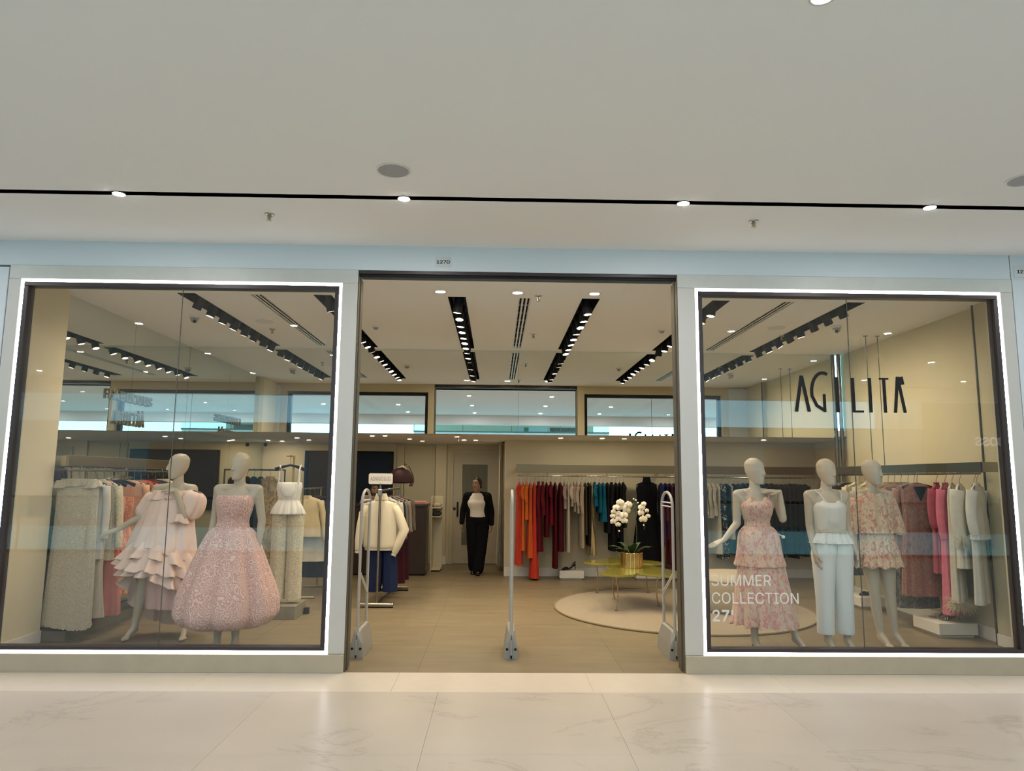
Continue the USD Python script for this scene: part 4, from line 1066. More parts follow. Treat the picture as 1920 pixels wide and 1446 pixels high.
def face_bits(parent, hc_, turn, s=1.0):
    c, sn = math.cos(turn), math.sin(turn)
    r = lambda p: (hc_[0] + s * (p[0] * c - p[1] * sn), hc_[1] + s * (p[0] * sn + p[1] * c), hc_[2] + s * p[2])
    for sx in (-1, 1):
        part('eye', place(trimesh.creation.icosphere(2, .010), r((sx * .031, -.079, .006))), M('eye_white', (.55, .52, .48), .2) if not stage.GetPrimAtPath('/World/Looks/eye_white') else UsdShade.Material.Get(stage, '/World/Looks/eye_white'), parent, True)
        part('eyebrow', tube([r((sx * .014, -.093, .026)), r((sx * .032, -.088, .031)), r((sx * .05, -.074, .026))], .0045, 6), hair_m, parent, True)
    part('mouth', tube([r((-.022, -.085, -.072)), r((0, -.096, -.072)), r((.022, -.085, -.072))], [.004, .008, .004], 8), M('lips', (.30, .09, .07), .4) if not stage.GetPrimAtPath('/World/Looks/lips') else UsdShade.Material.Get(stage, '/World/Looks/lips'), parent, True)


def hair_cap(hc_, turn, s=1.0, bun=True, long=False):
    h = loft_manifold([(-.06, .070, .060, 0, .045), (-.02, .080, .090, 0, .022), (.04, .084, .100, 0, .014), (.09, .072, .086, 0, .016), (.125, .040, .050, 0, .018), (.136, .008, .01, 0, .018)])
    h = h - (Manifold.cube((.3, .2, .2)).translate((-.15, -.245, -.15)))
    h = h - loft_manifold([(-.2, .064, .10, 0, -.06), (.0, .068, .10, 0, -.06), (.055, .055, .085, 0, -.06), (.075, .02, .05, 0, -.06)])
    if bun: h = h + Manifold.sphere(.042, 20).translate((0, .105, .02))
    if long: h = h + loft_manifold([(-.26, .05, .03, 0, .06), (-.12, .085, .05, 0, .055), (.0, .082, .07, 0, .04), (.05, .06, .06, 0, .03)])
    return place(to_trimesh(h), hc_, turn, s=s)


face_bits(wo, W_['head'], -.45)
part('hair', hair_cap(W_['head'], -.45), hair_m, wo, 50)
ww = M('white_knit_top', (.72, .66, .56), .85, bump=.2, bscale=120)
tw = loft_manifold([(.985, .158, .132, .012, .0), (1.0, .16, .132, .01, .0), (1.10, .150, .125, 0, -.005), (1.22, .165, .135, -.01, -.02), (1.30, .155, .105, -.01, -.005), (1.372, .115, .082, -.005, .0), (1.40, .085, .070, -.005, .0)])
part('top', to_trimesh(tw), ww, wo, True)
bm = black_cloth
front_cut = m3.CrossSection([[(-.085, .985), (.085, .985), (.08, 1.12), (.075, 1.25), (.05, 1.42), (-.06, 1.42), (-.09, 1.25), (-.09, 1.12)]]).extrude(.40).rotate((90, 0, 0)).translate((0, .0, 0))
jk = soft([((-.10, .02, .93), .095, (-.09, .01, 1.25), .10), ((.12, .02, .93), .095, (.09, .01, 1.25), .10), ((-.10, .02, .93), .10, (.12, .02, .93), .10), ((-.09, .02, 1.25), .105, (.09, .02, 1.25), .105), ((-.05, .02, 1.36), .068, V(W_['shl']), .068), ((.05, .02, 1.36), .068, V(W_['shr']), .068),
           (W_['shl'], .066, W_['ell'], .056), (W_['ell'], .056, V(W_['wrl']) + V([0, 0, .03]), .043), (W_['shr'], .066, W_['elr'], .056), (W_['elr'], .056, V(W_['wrr']) + V([0, 0, .03]), .043), ((-.09, .02, 1.25), .10, W_['shl'], .06), ((.09, .02, 1.25), .10, W_['shr'], .06), ((-.10, .03, .93), .09, (-.09, .02, 1.3), .09), ((.0, .05, .93), .09, (.0, .04, 1.32), .08)], cuts=[front_cut])
part('cardigan', jk, bm, wo, 50)
tr = soft([((-.05, 0, .93), .128, (.09, 0, .93), .128), ((-.075, 0, .86), .118, (-.06, .0, .47), .108), ((.10, 0, .86), .118, (.07, -.03, .47), .108), ((-.06, 0, .47), .108, (-.045, .085, .12), .098), ((.07, -.03, .47), .108, (.03, -.05, .10), .10), ((-.05, 0, .93), .12, (-.075, 0, .8), .118), ((.09, 0, .93), .12, (.10, 0, .8), .118)], cuts=[Manifold.cube((1, 1, 1)).translate((-.5, -.5, .99))])
part('trousers', tr, bm, wo, 60)
part('shoe', rbox(-.01, .07, -.235, -.04, 0, .05, .02), black, wo, 40)
part('shoe', rbox(-.10, -.02, -.07, .13, 0, .05, .02), black, wo, 40)

# ---- the person behind the counter
K_ = base_pose(pelvis=(0, .02, .92), chest=(0, -.03, 1.20), neck=(0, -.03, 1.36), head=(.0, -.07, 1.47), shl=(-.18, -.02, 1.30), shr=(.17, -.02, 1.30), ell=(-.26, -.10, 1.12), elr=(.22, -.10, 1.08), wrl=(-.16, -.26, 1.20), wrr=(.05, -.27, 1.19))
hk = [hand(K_['wrl'], (.9, -.2, .2), (0, -.2, -1), 1, .165, .8), hand(K_['wrr'], (-.9, -.2, .2), (0, -.2, -1), -1, .165, .8)]
ks = thing('person', 'person in a pale top behind the counter, half hidden by the steel rack', 'person', (-2.10, 6.56, 0), 0)
UsdGeom.Xformable(ks).AddScaleOp().Set(Gf.Vec3f(.925, .925, .925))
part('body', figure_body(K_, head_turn=.1, head_s=1.0, hands=hk, tilt=12, person=True), skin, ks, 60)
face_bits(ks, (0, -.085, 1.468), .1)
part('hair', hair_cap((0, -.07, 1.47), .1, long=True, bun=False), hair_m, ks, 50)
part('top', soft([((-.06, 0, .95), .115, (.06, 0, .95), .115), ((-.06, -.02, 1.2), .12, (.06, -.02, 1.2), .12), ((0, 0, .95), .12, (0, -.02, 1.2), .13), ((0, -.02, 1.3), .07, K_['shl'], .066), ((0, -.02, 1.3), .07, K_['shr'], .066), ((0, -.02, 1.2), .11, (0, -.02, 1.3), .08), (K_['shl'], .066, K_['ell'], .055), (K_['ell'], .055, V(K_['ell']) * .5 + V(K_['wrl']) * .5, .048), (K_['shr'], .066, K_['elr'], .055), (K_['elr'], .055, V(K_['elr']) * .5 + V(K_['wrr']) * .5, .048)]), M('pale_pink_shirt', (.52, .40, .36), .85, bump=.1), ks, 60)
part('trousers', soft([((-.05, .02, .93), .125, (.05, .02, .93), .125), ((-.085, .01, .88), .10, (-.08, 0, .1), .07), ((.085, .01, .88), .10, (.08, 0, .1), .07)]), bm, ks, 60)

# ------------------------------------------------------------------ garments on the long back rail (edge on)
def edge_on(px, pyb, label, color, thpx=10, hempx=None, style='dress', category='dress', sleeves=0, ztop=1.505, hang='grey', group='clothes on the long back rail', seed=None, fold=.06, mat=None, short=None, straps=False, w=.19):
    p = at(px, 890, Y=BY - .12); X = p[0]
    zb = at(px, pyb, Y=BY - .16)[2]
    zb = max(zb, .03)
    k = 1 / 117.0
    s = seed if seed is not None else int(px)
    return garment(label, category, X, BY + .02, zb, PI / 2, mat or fab(color), style, ztop, w, w * 1.05, thpx * k * .43, (hempx or thpx * 1.25) * k * .45, sleeves, fold, 7, group, s, hang, short=short, straps=straps, sleeve_r=.03, n=40)


back = [
    (974, 1060, 'scarlet ruffled long dress, first garment on the long back rail', (.50, .035, .015), 13, 17, 'dress', 'dress', .16),
    (981, 1033, 'bright orange pleated dress second from the left on the long back rail', (.58, .11, .012), 9, 12, 'dress', 'dress', .20),
    (988, 975, 'short orange blouse between two orange dresses on the long back rail', (.60, .12, .012), 9, 11, 'shirt', 'blouse', .25),
    (995, 1047, 'deep orange long dress on the long back rail', (.55, .085, .012), 10, 17, 'dress', 'dress', 0),
    (1003, 1088, 'scarlet wide trousers reaching nearly to the floor on the long back rail', (.52, .035, .015), 11, 21, 'dress', 'trousers', 0),
    (1011, 1035, 'dark red coat with a raised collar on the long back rail', (.105, .006, .012), 13, 19, 'jacket', 'coat', .45),
    (1019, 966, 'short dark red jacket beside the dark red coat', (.115, .006, .014), 10, 13, 'jacket', 'jacket', .35),
    (1026, 1008, 'burgundy straight tunic on the long back rail', (.085, .005, .011), 9, 11, 'dress', 'tunic', 0),
    (1034, 985, 'wine red blouse with short sleeves on the long back rail', (.13, .006, .016), 9, 12, 'shirt', 'blouse', .17),
    (1042, 1067, 'long burgundy trousers hanging lowest among the dark reds', (.07, .004, .010), 9, 11, 'dress', 'trousers', 0),
    (1052, 1035, 'burgundy column dress next to the beige clothes', (.06, .005, .010), 12, 14, 'dress', 'dress', 0),
    (1060, 955, 'mauve beige knitted top on the long back rail', (.30, .22, .18), 7, 8, 'shirt', 'top', .2),
    (1066, 1036, 'long pale beige dress, lightest long garment on the back rail', (.44, .35, .27), 9, 10, 'dress', 'dress', 0),
    (1073, 950, 'cream short top right of the long pale beige dress', (.46, .38, .29), 6, 7, 'shirt', 'top', .2),
    (1078, 960, 'narrow taupe blouse on the long back rail', (.28, .21, .16), 6, 7, 'shirt', 'blouse', .25),
    (1084, 963, 'sand coloured blouse with a curved hem on the long back rail', (.38, .30, .23), 7, 9, 'shirt', 'blouse', .3),
    (1092, 1028, 'beige jacket with straight trousers on the long back rail', (.36, .28, .20), 10, 11, 'jacket', 'suit', .42),
    (1099, 1004, 'dark brown dress between beige suit and gold trousers', (.05, .035, .022), 7, 9, 'dress', 'dress', 0),
    (1105, 1024, 'black narrow dress beside the gold striped trousers', (.014, .012, .011), 7, 9, 'dress', 'dress', 0),
    (1110, 1042, 'gold and brown striped flared trousers on the long back rail', (.36, .26, .12), 8, 20, 'dress', 'trousers', 0),
    (1117, 950, 'teal blue blouse with short sleeves on the long back rail', (.006, .105, .17), 11, 12, 'shirt', 'blouse', .16),
    (1126, 962, 'teal blue gathered top beside the teal blouse', (.006, .095, .155), 10, 12, 'dress', 'top', 0),
    (1133, 979, 'teal blue dress with a ruffled hem on the long back rail', (.006, .10, .165), 11, 17, 'dress', 'dress', 0),
    (1141, 1000, 'navy black dress right of the teal clothes', (.008, .008, .012), 11, 13, 'dress', 'dress', 0),
    (1149, 1034, 'black coat with a high collar behind the orchid', (.007, .007, .009), 12, 14, 'jacket', 'coat', .4),
    (1157, 1008, 'black sleeveless dress behind the orchid', (.007, .007, .009), 9, 11, 'dress', 'dress', 0),
    (1164, 1036, 'long black trousers behind the orchid', (.006, .006, .008), 10, 12, 'dress', 'trousers', 0),
    (1171, 990, 'black blouse last before the gap on the long back rail', (.007, .007, .010), 8, 10, 'shirt', 'blouse', .3),
    (1243, 1025, 'ruffled navy blue dress right of the black gown', (.016, .024, .085), 11, 14, 'dress', 'dress', 0),
    (1251, 1012, 'dark navy dress left of the plum dress', (.014, .018, .07), 9, 12, 'dress', 'dress', 0),
    (1259, 1088, 'long plum dress seen through the right security gate', (.055, .012, .032), 13, 19, 'dress', 'dress', 0),
    (1267, 1010, 'violet blue dress above the right security gate', (.03, .028, .10), 9, 12, 'dress', 'dress', 0),
    (1276, 920, 'short periwinkle blue top at the edge of the entrance', (.055, .07, .22), 11, 13, 'shirt', 'top', .2),
]
for r_ in back:
    px, pyb, lb, col, th, hp, st, ct, sl = r_
    mt = None
    if 'gold and brown' in lb:
        mt = usdkit.material(stage, '/World/Looks/gold_stripe', {'tc': ('texture_coordinate', {}), 'wv': ('wave_texture', {'scale': 9.0, 'distortion': 1.5}), 'rp': ('rgb_ramp', {'ramp': [(.3, (.10, .07, .04)), (.6, (.46, .34, .16))]}), 'p': ('principled_bsdf', {'roughness': .4})},
                             [('tc.object', 'wv.vector'), ('wv.fac', 'rp.fac'), ('rp.color', 'p.base_color'), ], surface='p.BSDF')
    edge_on(px, pyb, lb, col, th, hp, st, ct, sl, mat=mt, hang='velvet' if col[0] < .02 else 'grey', fold=.10 if hp >= 16 else .06)
p = at(1213, 890, Y=BY - .05)
garment('long black sleeveless gown facing the entrance on the back rail', 'gown', p[0], BY - .02, .28, 0, black_cloth, 'dress', 1.53, .17, .245, .055, .12, 0, .05, 9, 'clothes on the long back rail', 77, 'grey', waist=.155,
        extra=[('collar', cloth([(1.33, .055, .05, 0, 0, 0), (1.24, .07, .055, 0, 0, 0)], n=28, m=4)[0], black_cloth), ('neck_tie', tube([(.02, -.06, 1.24), (.03, -.075, 1.05), (.025, -.075, .80)], [.012, .016, .012], 8, .004), black_cloth)])

wf = usdkit.material(stage, '/World/Looks/black_white_floral', {'tc': ('texture_coordinate', {}), 'nz': ('noise_texture', {'scale': 14.0, 'detail': 3.0, 'distortion': 2.0}), 'rp': ('rgb_ramp', {'ramp': [(.56, (.008, .008, .012)), (.6, (.62, .60, .54))]}), 'p': ('principled_bsdf', {'roughness': .8})},
                     [('tc.object', 'nz.vector'), ('nz.fac', 'rp.fac'), ('rp.color', 'p.base_color')], surface='p.BSDF')
rb = [
    (1322, 966, 'cream ruffled blouse seen at the left edge of the right window', (.56, .49, .36), 12, 17, 'shirt', 'blouse', .3, None),
    (1331, 972, 'cream organza blouse second from the left through the right window', (.54, .47, .35), 11, 17, 'shirt', 'blouse', .3, None),
    (1339, 968, 'ivory blouse with a frayed hem through the right window', (.58, .51, .38), 10, 14, 'shirt', 'blouse', .3, None),
    (1347, 1040, 'white lace long dress left of the floral dress on the back rail', None, 9, 16, 'dress', 'dress', 0, white_lace),
    (1357, 1050, 'black long dress with white flowers on the back rail', None, 12, 20, 'dress', 'dress', .2, wf),
    (1366, 1000, 'black dress behind the white scarf on the back rail', (.008, .009, .014), 11, 13, 'dress', 'dress', 0, None),
    (1371, 1012, 'white draped scarf top hanging among black dresses', (.56, .52, .42), 9, 12, 'dress', 'top', 0, None),
    (1380, 1042, 'navy long dress left of the maxi dress mannequin', (.010, .014, .032), 11, 14, 'dress', 'dress', 0, None),
]
more = [('dark navy dress', (.010, .014, .03)), ('black blouse', (.008, .008, .011)), ('black long coat', (.007, .008, .012)), ('midnight blue tunic', (.010, .016, .04)), ('black satin dress', (.009, .009, .012))]
pos = list(range(1389, 1524, 9))
lens_ = [1030, 1000, 1044, 985, 1036, 1048, 1010, 1040, 1046, 1000, 1042, 1048, 1030, 1044, 1038]
for i, q in enumerate(pos):
    nm, cl = more[i % 5]
    where = ['first', 'second', 'third', 'fourth', 'fifth', 'sixth', 'seventh', 'eighth', 'ninth', 'tenth', 'eleventh', 'twelfth', 'thirteenth', 'fourteenth', 'fifteenth'][i]
    side = 'behind the neck of the maxi dress mannequin' if q < 1415 else 'between the maxi dress and camisole mannequins'
    rb.append((q, lens_[i % 15], f'{nm}, {where} in the dark row through the right window', cl, 11, 14, 'jacket' if 'coat' in nm else 'shirt' if 'blouse' in nm else 'dress', nm.split()[-1], .3 if 'coat' in nm or 'blouse' in nm else 0, None))
for px, pyb, lb, col, th, hp, st, ct, sl, mt in rb:
    edge_on(px, pyb, lb, col, th, hp, st, ct, sl, mat=mt, hang='velvet' if (col and col[0] < .02) else 'grey', group='clothes on the back rail seen through the right window', fold=.09 if hp > 15 else .06)

# ------------------------------------------------------------------ left window rail: garments facing the window
LXR = -4.05
peach = (.60, .36, .22)
left = [
    (1.06, .15, 'long cream lace gown, nearest garment on the left rail', 'gown', None, dict(mat=white_lace, w=.20, hemw=.225, hemth=.08, th=.05, sleeves=.0, straps=False, waist=.20, fold=.045)),
    (1.17, .75, 'white shirt jacket with a tie front behind the cream lace gown', 'jacket', (.62, .60, .55), dict(style='jacket', sleeves=.5, w=.195, hemw=.195, lean=.03, sleeve_r=.055)),
    (1.22, .19, 'long ivory trousers hanging below the white shirt jacket', 'trousers', (.56, .50, .38), dict(style='trousers', ztop=1.40, w=.19, hemw=.24, hemth=.08)),
    (1.36, .72, 'cream cable knit cardigan on the left rail', 'cardigan', None, dict(mat=ecru_lace, style='jacket', sleeves=.6, w=.215, hemw=.22, lean=.06, sleeve_r=.055)),
    (1.48, .17, 'long rose pink satin dress on the left rail', 'dress', (.58, .22, .20), dict(w=.19, hemw=.25, hemth=.11, fold=.09)),
    (1.62, .35, 'coral lace strap dress, front one of two on the left rail', 'dress', None, dict(mat=coral_lace, straps=True, w=.19, hemw=.24, hemth=.12, fold=.08)),
    (1.80, .35, 'coral lace strap dress, back one of two on the left rail', 'dress', None, dict(mat=coral_lace, straps=True, w=.19, hemw=.24, hemth=.12, fold=.08)),
    (1.94, .45, 'peach satin draped dress with a high neck on the left rail', 'dress', peach, dict(w=.215, hemw=.24, hemth=.10, sleeves=.3, fold=.08)),
    (2.10, .55, 'brown and cream print blouse on the left rail', 'blouse', None, dict(mat=brown_floral, w=.215, hemw=.23, sleeves=.4)),
    (2.25, .30, 'tomato red dress behind the blush mannequin on the left rail', 'dress', (.42, .06, .04), dict(w=.21, hemw=.25, hemth=.1)),
    (2.42, .60, 'dark wine blouse behind the blush mannequin on the left rail', 'blouse', (.09, .02, .03), dict(w=.21, hemw=.22, sleeves=.4, style='shirt')),
    (2.60, .35, 'navy dress near the far end of the left rail', 'dress', (.02, .025, .05), dict(w=.21, hemw=.25)),
    (2.80, .50, 'cream blouse at the far end of the left rail', 'blouse', (.55, .48, .36), dict(w=.21, hemw=.22, sleeves=.5, style='shirt')),
]
for i, (y, zb, lb, ct, col, kw) in enumerate(left):
    kw = dict(kw)
    if i == 0: kw['extra'] = [('lace_hem', ruffle(ellipse(0, 0, .09, .222, .082, 90), .12, .010, 17, flare=.06, seed=2), white_lace), ('neck_frill', ruffle(ellipse(0, 0, 1.375, .17, .04, 80), .07, .012, 14, flare=.2, seed=4), white_lace)] + [('shoulder_frill', ruffle(ellipse(q * .15, 0, 1.36, .06, .045, 40), .07, .012, 8, flare=.4, seed=6), white_lace) for q in (-1, 1)]
    mt = kw.pop('mat', None) or fab(col)
    garment(lb, ct, LXR - (.015 if i == 0 else .0), y, zb, 0, mt, group='clothes on the left rail', seed=40 + i, hang='velvet', short=lb, n=72, **kw)
# frayed lace hem and collar of the gown
single('plinth', rbox(-4.33, -4.05, 1.02, 2.95, .0, .10, .004), M('dark_taupe_plinth', (.17, .15, .12), .6), 'low dark taupe plinth along the floor under the left rail', 'plinth')

# ------------------------------------------------------------------ right window rail
RXR = 4.645
right = [
    (.94, .62, 'short white jacket nearest the window on the right rail', 'jacket', (.66, .65, .59), dict(style='jacket', sleeves=.42, w=.19, hemw=.20, zoff=.36, rot=.75, xo=.08)),
    (.99, .40, 'white straight trousers under the short white jacket on the right rail', 'trousers', (.62, .61, .55), dict(style='trousers', ztop=1.14, w=.15, hemw=.16, hemth=.07, rot=.75, xo=.09)),
    (1.19, .72, 'white kimono blouse with feather cuffs on the right rail', 'blouse', (.64, .62, .53), dict(w=.18, hemw=.18, sleeves=.48, sleeve_r=.065, lean=-.02, feather=True, rot=.85, xo=.075)),
    (1.36, .36, 'cream long dress with a feather hem on the right rail', 'dress', (.55, .52, .44), dict(w=.19, hemw=.16, feather_hem=True, rot=.85, xo=.105)),
    (1.50, .22, 'long bubblegum pink coat dress on the right rail', 'dress', (.60, .17, .24), dict(w=.17, hemw=.18, hemth=.09, sleeves=.50, style='jacket', sleeve_r=.045, rot=.75, xo=.12)),
    (1.62, .62, 'dark pink blouse behind the bubblegum pink coat dress', 'blouse', (.34, .07, .10), dict(w=.20, hemw=.20, sleeves=.4, style='shirt', rot=.85, xo=.10)),
    (1.74, .36, 'brown floral long dress with a v neck on the right rail', 'dress', None, dict(mat=brown_floral, w=.185, hemw=.225, hemth=.10, fold=.08, vneck=True, hang='velvet', xo=-.04)),
    (1.86, .62, 'brown striped chiffon blouse with gathered cuffs on the right rail', 'blouse', None, dict(mat=brown_floral, w=.215, hemw=.22, sleeves=.5, sleeve_r=.06)),
    (1.98, .20, 'long grey floral skirt peeping out below the brown floral dress', 'skirt', None, dict(mat=dark_floral, w=.17, hemw=.25, hemth=.12, fold=.09)),
]
more2 = [('tan brown shirt', (.24, .13, .08)), ('rust brown blouse', (.26, .12, .07)), ('beige striped shirt', (.36, .27, .18)), ('mustard blouse', (.42, .26, .09)), ('sage green blouse', (.26, .27, .16)), ('cream blouse', (.52, .46, .35)), ('olive shirt', (.20, .19, .10)), ('ivory blouse', (.56, .50, .38))]
for i, (nm, cl) in enumerate(more2):
    right.append((2.12 + .135 * i, .55 + .06 * (i % 3), f'{nm} right of the mini dress mannequin head, {["first", "second", "third", "fourth", "fifth", "sixth", "seventh", "eighth"][i]} from front', nm.split()[-1], cl, dict(style='shirt', w=.205, hemw=.21, sleeves=.45)))
right += [(3.30, .70, 'black beaded top between the two right mannequin heads on the right rail', 'top', (.010, .009, .010), dict(w=.21, hemw=.22, sleeves=.4)),
          (3.48, .35, 'long grey blue dress at the far end of the right rail', 'dress', (.10, .13, .15), dict(w=.20, hemw=.24))]
feather_m = M('cream_feather', (.64, .57, .40), .8)


def feathers(loc, rx_, ry_, n_, ln, seed):
    """A marabou trim: many thin soft barbs around an ellipse, joined into one part."""
    rs = np.random.RandomState(seed); out = []
    for i in range(n_):
        a = rs.rand() * 2 * PI; b = loc + V([math.cos(a) * rx_ * (.4 + .6 * rs.rand()), math.sin(a) * ry_ * (.4 + .6 * rs.rand()), .02 * rs.randn()])
        d = V([math.cos(a) * .9 + .3 * rs.randn(), math.sin(a) * .9 + .3 * rs.randn(), -.75 + .55 * rs.randn()]); d /= np.linalg.norm(d)
        L_ = ln * (.5 + .8 * rs.rand()); m_ = b + d * L_ * .5; e = b + d * L_ + V([0, 0, -.03 * rs.rand()])
        out.append(tube([b, m_, e], [.0026, .0024, .0006], 3, caps=False))
    return cat(out)


for i, (y, zb, lb, ct, col, kw) in enumerate(right):
    kw = dict(kw); mt = kw.pop('mat', None) or fab(col)
    fe, fh, vn = kw.pop('feather', None), kw.pop('feather_hem', None), kw.pop('vneck', None); kw.pop('zoff', None)
    xo = kw.pop('xo', 0); rot = kw.pop('rot', 0); hk_ = kw.pop('hang', 'grey'); ex = []
    kw.setdefault('ztop', 1.545); kw['hangz'] = RAILZ + .04
    H = 1.545 - zb
    if lb.startswith('short white jacket'): zb = 1.02; H = 1.545 - zb
    if fe: ex = [('feather_cuff', feathers(V([s * .18, -.02, H - .55]), .05, .04, 420, .06, 5 + s), feather_m) for s in (-1, 1)]
    if fh: ex = [('feather_hem', feathers(V([0, 0, .0]), .14, .08, 1000, .085, 9), feather_m)]
    if vn: ex = [('neck_facing', prism(Polygon([(-.075, 0), (.075, 0), (0, -.16)]), 0, .004), velvet)]
    if vn:
        f_ = upright(ex[0][1]); f_.apply_translation((0, -.052, H - .03)); ex = [('neck_facing', f_, black_cloth)]
    garment(lb, ct, RXR + xo, y, zb, rot, mt, group='clothes on the right rail', seed=90 + i, hang=hk_, short=lb, n=64, extra=ex, **kw)

# ------------------------------------------------------------------ display stand in the left window with the camisole set
st = thing('display_stand', 'gold pole display stand on a taupe box plinth in the left window', 'display stand', (-2.40, 2.36, 0))
taupe = M('taupe_plinth', (.24, .21, .15), .55)
part('plinth', rbox(-.27, .20, -.23, .21, 0, .145, .004), taupe, st)
part('pole', cyl(.0, .16, .145, 1.80, .011, 12), gold, st, 40)
part('hook_arm', cat(tube([(0, .16, 1.795), (.0, .08, 1.80), (.01, -.015, 1.80)], .008, 8), tube([(-.04, -.015, 1.80), (.06, -.015, 1.80)], .008, 8)), gold, st, 40)
part('outlet', rbox(.205, .26, .10, .16, 0.0, .07, .004), black, st)
hz = 1.80
hanger('velvet', -2.39, 2.345, hz, 0, 'wide black hanger holding the white camisole on the gold display stand')
cset = thing('camisole', 'white peplum camisole with wide straps hanging on the gold display stand', 'camisole', (-2.385, 2.33, 1.14))
cc, _ = cloth([(.36, .135, .045, 0, 0, .02), (.30, .145, .07, 0, 0, .02), (.18, .125, .065, 0, 0, .02), (.155, .122, .062, 0, 0, .03), (.08, .16, .09, 0, 0, .08), (.0, .185, .11, 0, 0, .12)], n=96, m=26, k=13, seed=3)
part('body', cc, white_cloth, cset, True)
part('bodice_panel', to_trimesh(loft_manifold([(.17, .02, .02, 0, -.03), (.21, .07, .05, 0, -.035), (.28, .10, .055, 0, -.03), (.345, .095, .04, 0, -.025)], 28)), white_cloth, cset, True)
for s in (-1, 1):
    part('strap', tube([(s * .115, -.035, .34), (s * .112, -.03, .48), (s * .118, .0, .555), (s * .10, .03, .46), (s * .09, .04, .34)], .016, 10, .005), white_cloth, cset, True)
ct_ = thing('trousers', 'long cream lace trousers hanging under the white camisole on the stand', 'trousers', (-2.385, 2.345, .19))
for s in (-1, 1):
    part('trouser_leg', cloth([(1.03, .085, .06, s * .075, 0, .02), (.9, .095, .075, s * .085, 0, .03), (.5, .088, .07, s * .088, 0, .05), (0, .088, .075, s * .092, 0, .06)], n=44, m=18, k=6, seed=20 + s)[0], ecru_lace, ct_, True)

# garments on a rack further back in the left half
rk = thing('clothes_rack', 'low brass clothes rack behind the gold display stand', 'clothes rack', (-2.55, 3.75, 0))
part('top_bar', tube([(0, -.27, 1.405), (0.02, .75, 1.41)], .012, 10), bronze, rk, 40)
for y in (-.25, .72):
    part('post', cyl(.01, y, .03, 1.41, .012, 12), bronze, rk, 40); part('foot', rbox(-.2, .22, y - .015, y + .015, 0, .03, .004), bronze, rk)
garment('cream satin jacket on the low brass rack behind the display stand', 'jacket', -2.55, 3.66, .78, 0, fab((.58, .47, .28), .6), 'jacket', 1.30, .21, .23, .06, .08, .52, .07, 7, 'clothes on the low brass rack', 61, 'velvet', sleeve_r=.065, lean=.10, hangz=1.405)
garment('white tiered ruffle skirt on the low brass rack', 'skirt', -2.52, 3.80, .45, 0, fab((.60, .58, .52)), 'dress', 1.28, .20, .25, .06, .12, 0, .10, 11, 'clothes on the low brass rack', 62, 'velvet', hangz=1.405)
garment('navy long dress on the low brass rack behind the cream jacket', 'dress', -2.50, 3.98, .22, 0, fab((.012, .022, .055)), 'dress', 1.28, .22, .27, .06, .10, 0, .08, 9, 'clothes on the low brass rack', 63, 'velvet', hangz=1.405)
garment('dark blue coat on the low brass rack, last one', 'coat', -2.50, 4.14, .35, 0, fab((.012, .016, .03)), 'jacket', 1.28, .22, .25, .07, .10, .5, .05, 9, 'clothes on the low brass rack', 64, 'velvet', hangz=1.405)
# wall rail with bronze print clothes seen between the two left mannequins
r2 = thing('clothes_rack', 'dark clothes rack standing against the mirror between the left mannequins', 'clothes rack', (-3.55, 4.6, 0))
part('top_bar', tube([(-.45, 0, 1.66), (.45, 0, 1.66)], .012, 10), dark_rail, r2, 40)
for x in (-.44, .44): part('post', cyl(x, 0, .03, 1.66, .012, 12), dark_rail, r2, 40); part('foot', rbox(x - .015, x + .015, -.22, .22, 0, .03, .004), dark_rail, r2)
bronze_print = print_fabric('bronze_print', [(.0, (.10, .06, .02)), (.45, (.28, .18, .08)), (.55, (.46, .36, .20)), (.65, (.16, .10, .05)), (1, (.5, .42, .26))], 12.0)
garment('bronze print satin dress standing out between the two left mannequins', 'dress', -3.28, 4.48, .40, -.5, bronze_print, 'shirt', 1.55, .20, .22, .06, .09, .40, .08, 8, 'clothes on the dark rack', 66, 'white', sleeve_r=.06, hangz=1.66)
for i, (x, nm, cl, zb) in enumerate(((-3.86, 'black velvet dress', (.010, .010, .013), .4), (-3.76, 'navy blouse', (.014, .018, .035), .75), (-3.66, 'black coat', (.009, .009, .011), .35), (-3.56, 'dark navy dress', (.012, .016, .03), .3), (-3.46, 'charcoal dress', (.03, .03, .034), .4))):
    garment(f'{nm} on the dark rack behind the blush mannequin, {["leftmost", "second", "third", "fourth", "fifth"][i]}', nm.split()[-1], x, 4.6, zb, PI / 2, fab(cl), 'dress', 1.555, .19, .22, .04, .05, .0, .05, 7, 'clothes on the dark rack', 70 + i, 'velvet', hangz=1.66)

# ------------------------------------------------------------------ T rack with the sweater by the entrance
tr_ = thing('clothes_rack', 'brushed steel T clothes rack just inside the entrance on the left', 'clothes rack', (-1.43, 2.9, 0))
part('front_post', cyl(0, 0, .05, 1.46, .016, 14), brushed, tr_, 40)
part('back_post', cyl(.05, 1.32, .05, 1.44, .016, 14), brushed, tr_, 40)
part('front_foot', tube([(-.20, 0, .032), (.20, 0, .032)], .030, 14), brushed, tr_, 40)
part('back_foot', tube([(-.16, 1.32, .032), (.22, 1.32, .032)], .030, 14), brushed, tr_, 40)
part('base_bar', tube([(0, 0, .045), (.05, 1.32, .045)], .016, 10), dark_rail, tr_, 40)
part('top_rail', tube([(0, -.01, 1.40), (.05, 1.36, 1.42)], .014, 12), brushed, tr_, 40)
part('post_cap', rbox(-.028, .028, -.028, .02, 1.34, 1.42, .006), chrome, tr_)
sg_ = thing('rack_sign', 'white rounded sign card with thin lettering on top of the steel rack', 'sign', (-1.43, 2.9, 1.42))
part('stem', cyl(0, 0, .0, .07, .006, 8), brushed, sg_, 40)
